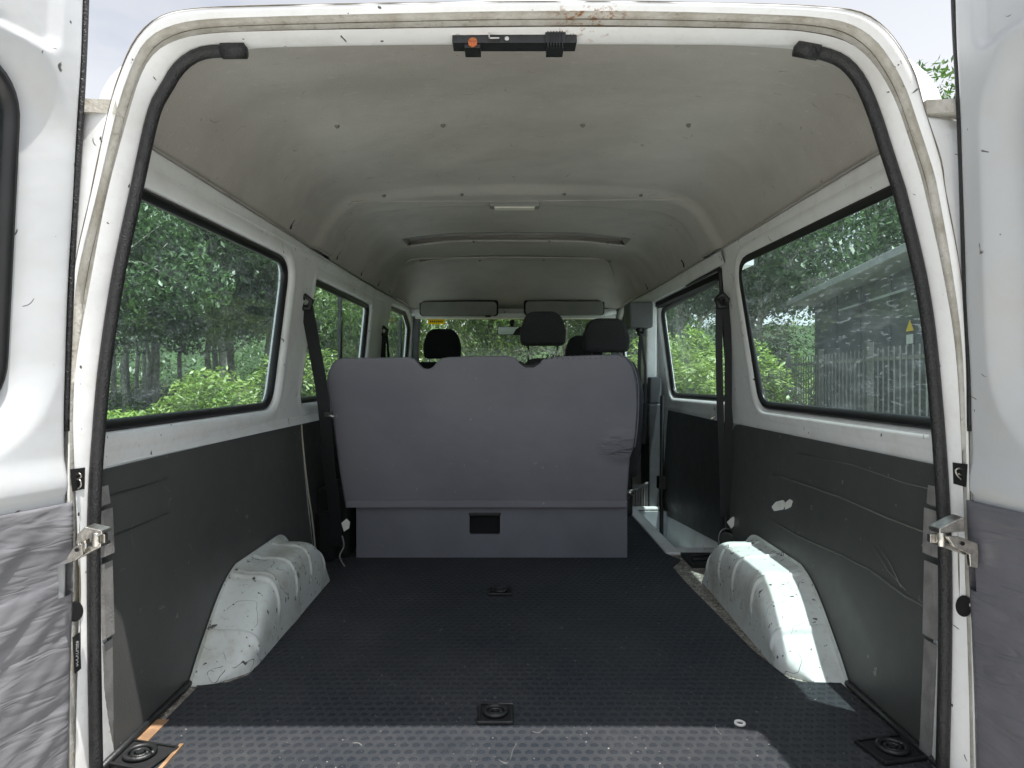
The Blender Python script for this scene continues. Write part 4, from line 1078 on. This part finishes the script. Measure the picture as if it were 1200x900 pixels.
ahead = [(5, -2.6, 16, .9), (6, -.4, 19, 1.0), (7, 1.6, 17.5, .9), (5, -4.6, 20, 1.0), (6, 3.4, 21, 1.05), (7, -1.6, 24, 1.1), (5, 5.5, 24, 1.1), (0, -5.5, 28, 1.2), (1, 0, 30, 1.25), (2, 4.8, 30, 1.2), (3, -10, 34, 1.3), (4, 9.5, 33, 1.3)]
scatter(ahead, 'roadside_tree', 'light green tree standing ahead of the van, seen through the windscreen', 'trees ahead of the van')
right = [(0, 5.2, 13.6, .92), (1, 7.5, 15.2, 1.0), (2, 10.2, 14.2, 1.02), (3, 9.2, 11.3, .9), (4, 4.4, 17.2, 1.05), (0, 7.2, 19, 1.1), (2, 11.5, 18.5, 1.15), (1, 12.6, 12.3, 1.0), (3, 13.5, 22, 1.2), (4, 8.6, 24, 1.2)]
scatter(right, 'boundary_tree', 'dark leafy tree growing behind the grey cabin right of the van', 'trees behind the cabin on the right')
# weedy bushes, each its own
def bush(x, y, w, h, n, seed, label, mat=M['bush'], size=.10):
    R2 = random.Random(seed); bl_ = [(R2.uniform(-.6, .6)*w, R2.uniform(-.6, .6)*w, h*R2.uniform(.25, .8), w*R2.uniform(.3, .5), w*R2.uniform(.3, .5), h*R2.uniform(.2, .32)) for _ in range(9)]
    me = leaf_cloud(n, bl_, size, seed, -.25); me.materials.append(mat)
    o = bpy.data.objects.new('bush', me); COL.objects.link(o); o.location = (x, y, gz(x, y)-.05)
    tag(o, label, 'bush')
bush(-4.1, 10.2, 1.0, 1.75, 6500, 1, 'tall sunlit weed bush at the far end of the rear left side window')
bush(-5.1, 10.8, 1.0, 1.3, 5500, 2, 'lower sunlit bush left of the tallest weeds outside the left window')
bush(-6.4, 10.3, 1.3, .95, 6000, 3, 'low yellow-green weeds near the left weatherstrip outside the window')
bush(-3.0, 9.6, .8, 1.9, 5500, 4, 'leafy bush outside the middle left window behind the seat belt')
bush(2.35, 8.6, .8, 2.15, 7000, 5, 'dense bright green bush filling the sliding door window', size=.085)
bush(3.3, 9.4, .8, 1.9, 6000, 6, 'bright green bush beside the right pillar behind the belt', size=.085)
bush(5.3, 13.6, 1.0, 2.5, 6500, 7, 'bright bush behind the bar fence, left of the grey cabin')
bush(6.3, 14.4, 1.0, 2.1, 5000, 8, 'sunlit bush against the far corner of the grey cabin')
bush(.8, 12.0, 1.3, 2.0, 6000, 9, 'pale green bush ahead of the van right of the mirror')
bush(-1.2, 12.5, 1.4, 1.9, 6000, 10, 'pale green bush ahead of the van left of the mirror')
bush(2.0, 6.9, .6, 1.9, 4500, 11, 'small green bush outside the right front door window', size=.08)
# ground cover
def blades(n, fx, h, seed, w=.012):
    R2 = random.Random(seed); vs = []; fs = []
    for i in range(n):
        x, y = fx(R2); z = gz(x, y); a = R2.uniform(0, 6.28); L = h*R2.uniform(.5, 1.3); b = R2.uniform(.1, .5)*L
        dx, dy = math.cos(a), math.sin(a); o = len(vs)
        vs += [(x-dy*w, y+dx*w, z), (x+dy*w, y-dx*w, z), (x+dx*b*.4+dy*w*.6, y+dy*b*.4-dx*w*.6, z+L*.6), (x+dx*b, y+dy*b, z+L), (x+dx*b*.4-dy*w*.6, y+dy*b*.4+dx*w*.6, z+L*.6)]
        fs.append((o, o+1, o+2, o+3, o+4))
    me = bpy.data.meshes.new('grass'); me.from_pydata(vs, [], fs); return me
me = blades(26000, lambda r: (-r.uniform(2.8, 11), r.uniform(5, 15.5)), .42, 5); me.materials.append(M['grassb'])
o = bpy.data.objects.new('grass', me); COL.objects.link(o); tag(o, 'tall sunlit grass at the edge of the wood', 'grass', kind='stuff')
ub = []
R2 = random.Random(11)
for i in range(120):
    x, y = -R2.uniform(4, 30), R2.uniform(14, 40); ub.append((x, y, gz(x, y)+.35, R2.uniform(.6, 1.3), R2.uniform(.6, 1.3), R2.uniform(.35, .7)))
for i in range(70):
    x, y = R2.uniform(-4, 14), R2.uniform(15, 34); ub.append((x, y, gz(x, y)+.5, R2.uniform(.6, 1.4), R2.uniform(.6, 1.4), R2.uniform(.4, 1.0)))
me = leaf_cloud(30000, ub, .2, 31, -.2); me.materials.append(M['under'])
o = bpy.data.objects.new('undergrowth', me); COL.objects.link(o); tag(o, 'shaded green undergrowth under the trees', 'undergrowth', kind='stuff')

fw_ = []
for i in range(240):
    a = math.radians(R2.uniform(-70, 100)); r = R2.uniform(44, 54); x, y = -r*math.sin(a), 3+r*math.cos(a)
    fw_.append((x, y, gz(x, y)+(R2.uniform(-.6, 8.5) if i > 70 else R2.uniform(-.5, 2)), R2.uniform(2, 4), R2.uniform(1.5, 3), R2.uniform(1, 2.2)))
hb = MB(); rg = []
for k_, (r_, h_) in enumerate(((56, -2.0), (58, 1.5), (64, 4.6), (75, 6.0), (120, 6.5))):
    rg.append([Vector((r_*math.cos(t)*(1+.04*math.sin(5*t)), 3+r_*math.sin(t), GROUND+.9+h_*(1+.22*noise.noise(Vector((math.cos(t)*6, math.sin(t)*6, k_)))))) for t in lin(0, 2*math.pi, 181)[:-1]])
hb.loft(rg, True, True); tag(hb.build('hills', plain('wooded_hillside', (.045, .08, .028), .95, var=.5, nscale=.6, bump=.4, bscale=1.2)), None, None, kind='structure')
me = leaf_cloud(120000, fw_, .34, 77, .1); me.materials.append(M['under'])
o = bpy.data.objects.new('far_wood', me); COL.objects.link(o); tag(o, 'far mass of woodland closing the view between the trees', 'woodland', kind='stuff')

# grey cabin on the right, yawed a little from the van
cab = empty('grey_cabin', (4.55, 6.4, GROUND), 'grey clad cabin with louvred vents behind the bar fence', 'cabin', rz=-math.atan2(.19, .98))
CH = 2.72
def cbox(mb, a, b): mb.box(a, b)
mb = MB(); mb.box((0, -.6, 0), (3.0, 5.9, CH)); w_ = mb.build('wall', M['cabin'], cab, local=True)
mb = MB()
for y in (-.1, 1.05, 2.2, 3.35, 4.5): mb.box((-.012, y, 0), (.0, y+.035, CH))
mb.box((-.02, -.6, 1.62), (0, 2.6, 1.67)); mb.build('wall_batten', M['cabin_dark'], cab, local=True)
for y0 in (.75, 2.15):
    mb = MB()
    for k in range(14):
        for c in range(2): mb.box((-.016, y0+c*.40, .45+k*.075), (0, y0+.34+c*.40, .49+k*.075))
    mb.build('vent', M['cabin_dark'], cab, local=True)
mb = MB(); mb.box((-.45, -.8, CH), (3.3, 6.1, CH+.10)); mb.build('roof', M['cabin_roof'], cab, .01, local=True)
mb = MB()
for y0, y1 in ((.9, 2.1), (2.5, 3.4)): mb.add([(-.30, y0, CH-.33), (-.30, y1, CH-.33), (-.02, y1+.2, CH-.24), (-.02, y0+.2, CH-.24), (-.30, y0, CH-.36), (-.30, y1, CH-.36), (-.02, y1+.2, CH-.27), (-.02, y0+.2, CH-.27)], [(0,1,2,3),(7,6,5,4),(0,4,5,1),(1,5,6,2),(2,6,7,3),(3,7,4,0)])
mb.build('canopy_slat', M['cabin_roof'], cab, local=True)
mb = MB(); mb.add([(-.02, 1.45, 1.95), (-.02, 1.69, 1.95), (-.02, 1.57, 2.09)], [(0, 1, 2)]); mb.build('warning_sign', M['yellow'], cab, local=True)
mb = MB(); mb.box((-.025, 1.48, 1.80), (-.015, 1.66, 1.91)); mb.build('notice', M['tag'], cab, local=True)
# bar fence in front of it
fen = empty('bar_fence', (3.75, 5.6, GROUND), 'steel bar fence in front of the grey cabin', 'fence', rz=-math.atan2(.19, .98))
mb = MB()
for k in range(66): mb.box((-.007, k*.155, .08), (.007, k*.155+.012, 1.72))
mb.build('bars', M['fence'], fen, local=True)
mb = MB(); mb.box((.009, 0, .22), (.03, 10.2, .26)); mb.box((.009, 0, 1.58), (.03, 10.2, 1.62)); mb.build('rail', M['fence'], fen, local=True)
for k in range(6):
    mb = MB(); mb.box((.0, k*2.04-.03, 0), (.06, k*2.04+.03, 1.80)); mb.build('post', M['fence'], fen, local=True)

# ================================================================== LIGHT, SKY, CAMERA
SUN = Vector((.145, -.176, 1.0)).normalized()
W = bpy.data.worlds.new('World'); SC.world = W; W.use_nodes = True; nt = W.node_tree
bg = nt.nodes['Background']; sky = nt.nodes.new('ShaderNodeTexSky'); sky.sky_type = 'NISHITA'; sky.sun_disc = False
sky.sun_elevation = math.asin(SUN.z); sky.sun_rotation = math.atan2(SUN.x, SUN.y); sky.dust_density = 2.5; sky.air_density = 1.0
n = N(nt, 'Generated')
cl = n.ramp(n.noise(1.6, 6, .6, n.mapping((1, 1, 2.2))), .12, .6)
bw = n.new('ShaderNodeRGBToBW'); nt.links.new(sky.outputs[0], bw.inputs[0])
cc = n.new('ShaderNodeMix', data_type='RGBA', blend_type='MULTIPLY'); cc.inputs[0].default_value = 1
nt.links.new(bw.outputs[0], cc.inputs[6]); cc.inputs[7].default_value = (2.2, 2.24, 2.34, 1)
mx = n.mix(n.math('MULTIPLY', cl, .9), sky.outputs[0], cc.outputs[2])
nt.links.new(mx, bg.inputs[0]); bg.inputs[1].default_value = .105
L = bpy.data.lights.new('sun', 'SUN'); L.energy = 4.5; L.angle = math.radians(.5); L.color = (1, .965, .91)
lo = bpy.data.objects.new('sun', L); COL.objects.link(lo); lo.rotation_euler = SUN.to_track_quat('Z', 'Y').to_euler()
cam = bpy.data.cameras.new('camera'); co = bpy.data.objects.new('camera', cam); COL.objects.link(co); SC.camera = co
co.location = (0, 0, 0); co.rotation_euler = (math.pi/2, 0, 0)
cam.sensor_width = 36; cam.lens = 36*F/1200; cam.shift_x = (600-CX)/1200; cam.shift_y = (CY-450)/1200
cam.clip_start = .02; cam.clip_end = 2000
SC.view_settings.view_transform = 'Standard'; SC.view_settings.look = 'None'; SC.view_settings.gamma = 1; SC.view_settings.exposure = .8
SC.cycles.max_bounces = 14; SC.cycles.diffuse_bounces = 8; SC.cycles.transparent_max_bounces = 24; SC.cycles.use_denoising = True
SC.cycles.sample_clamp_indirect = 8
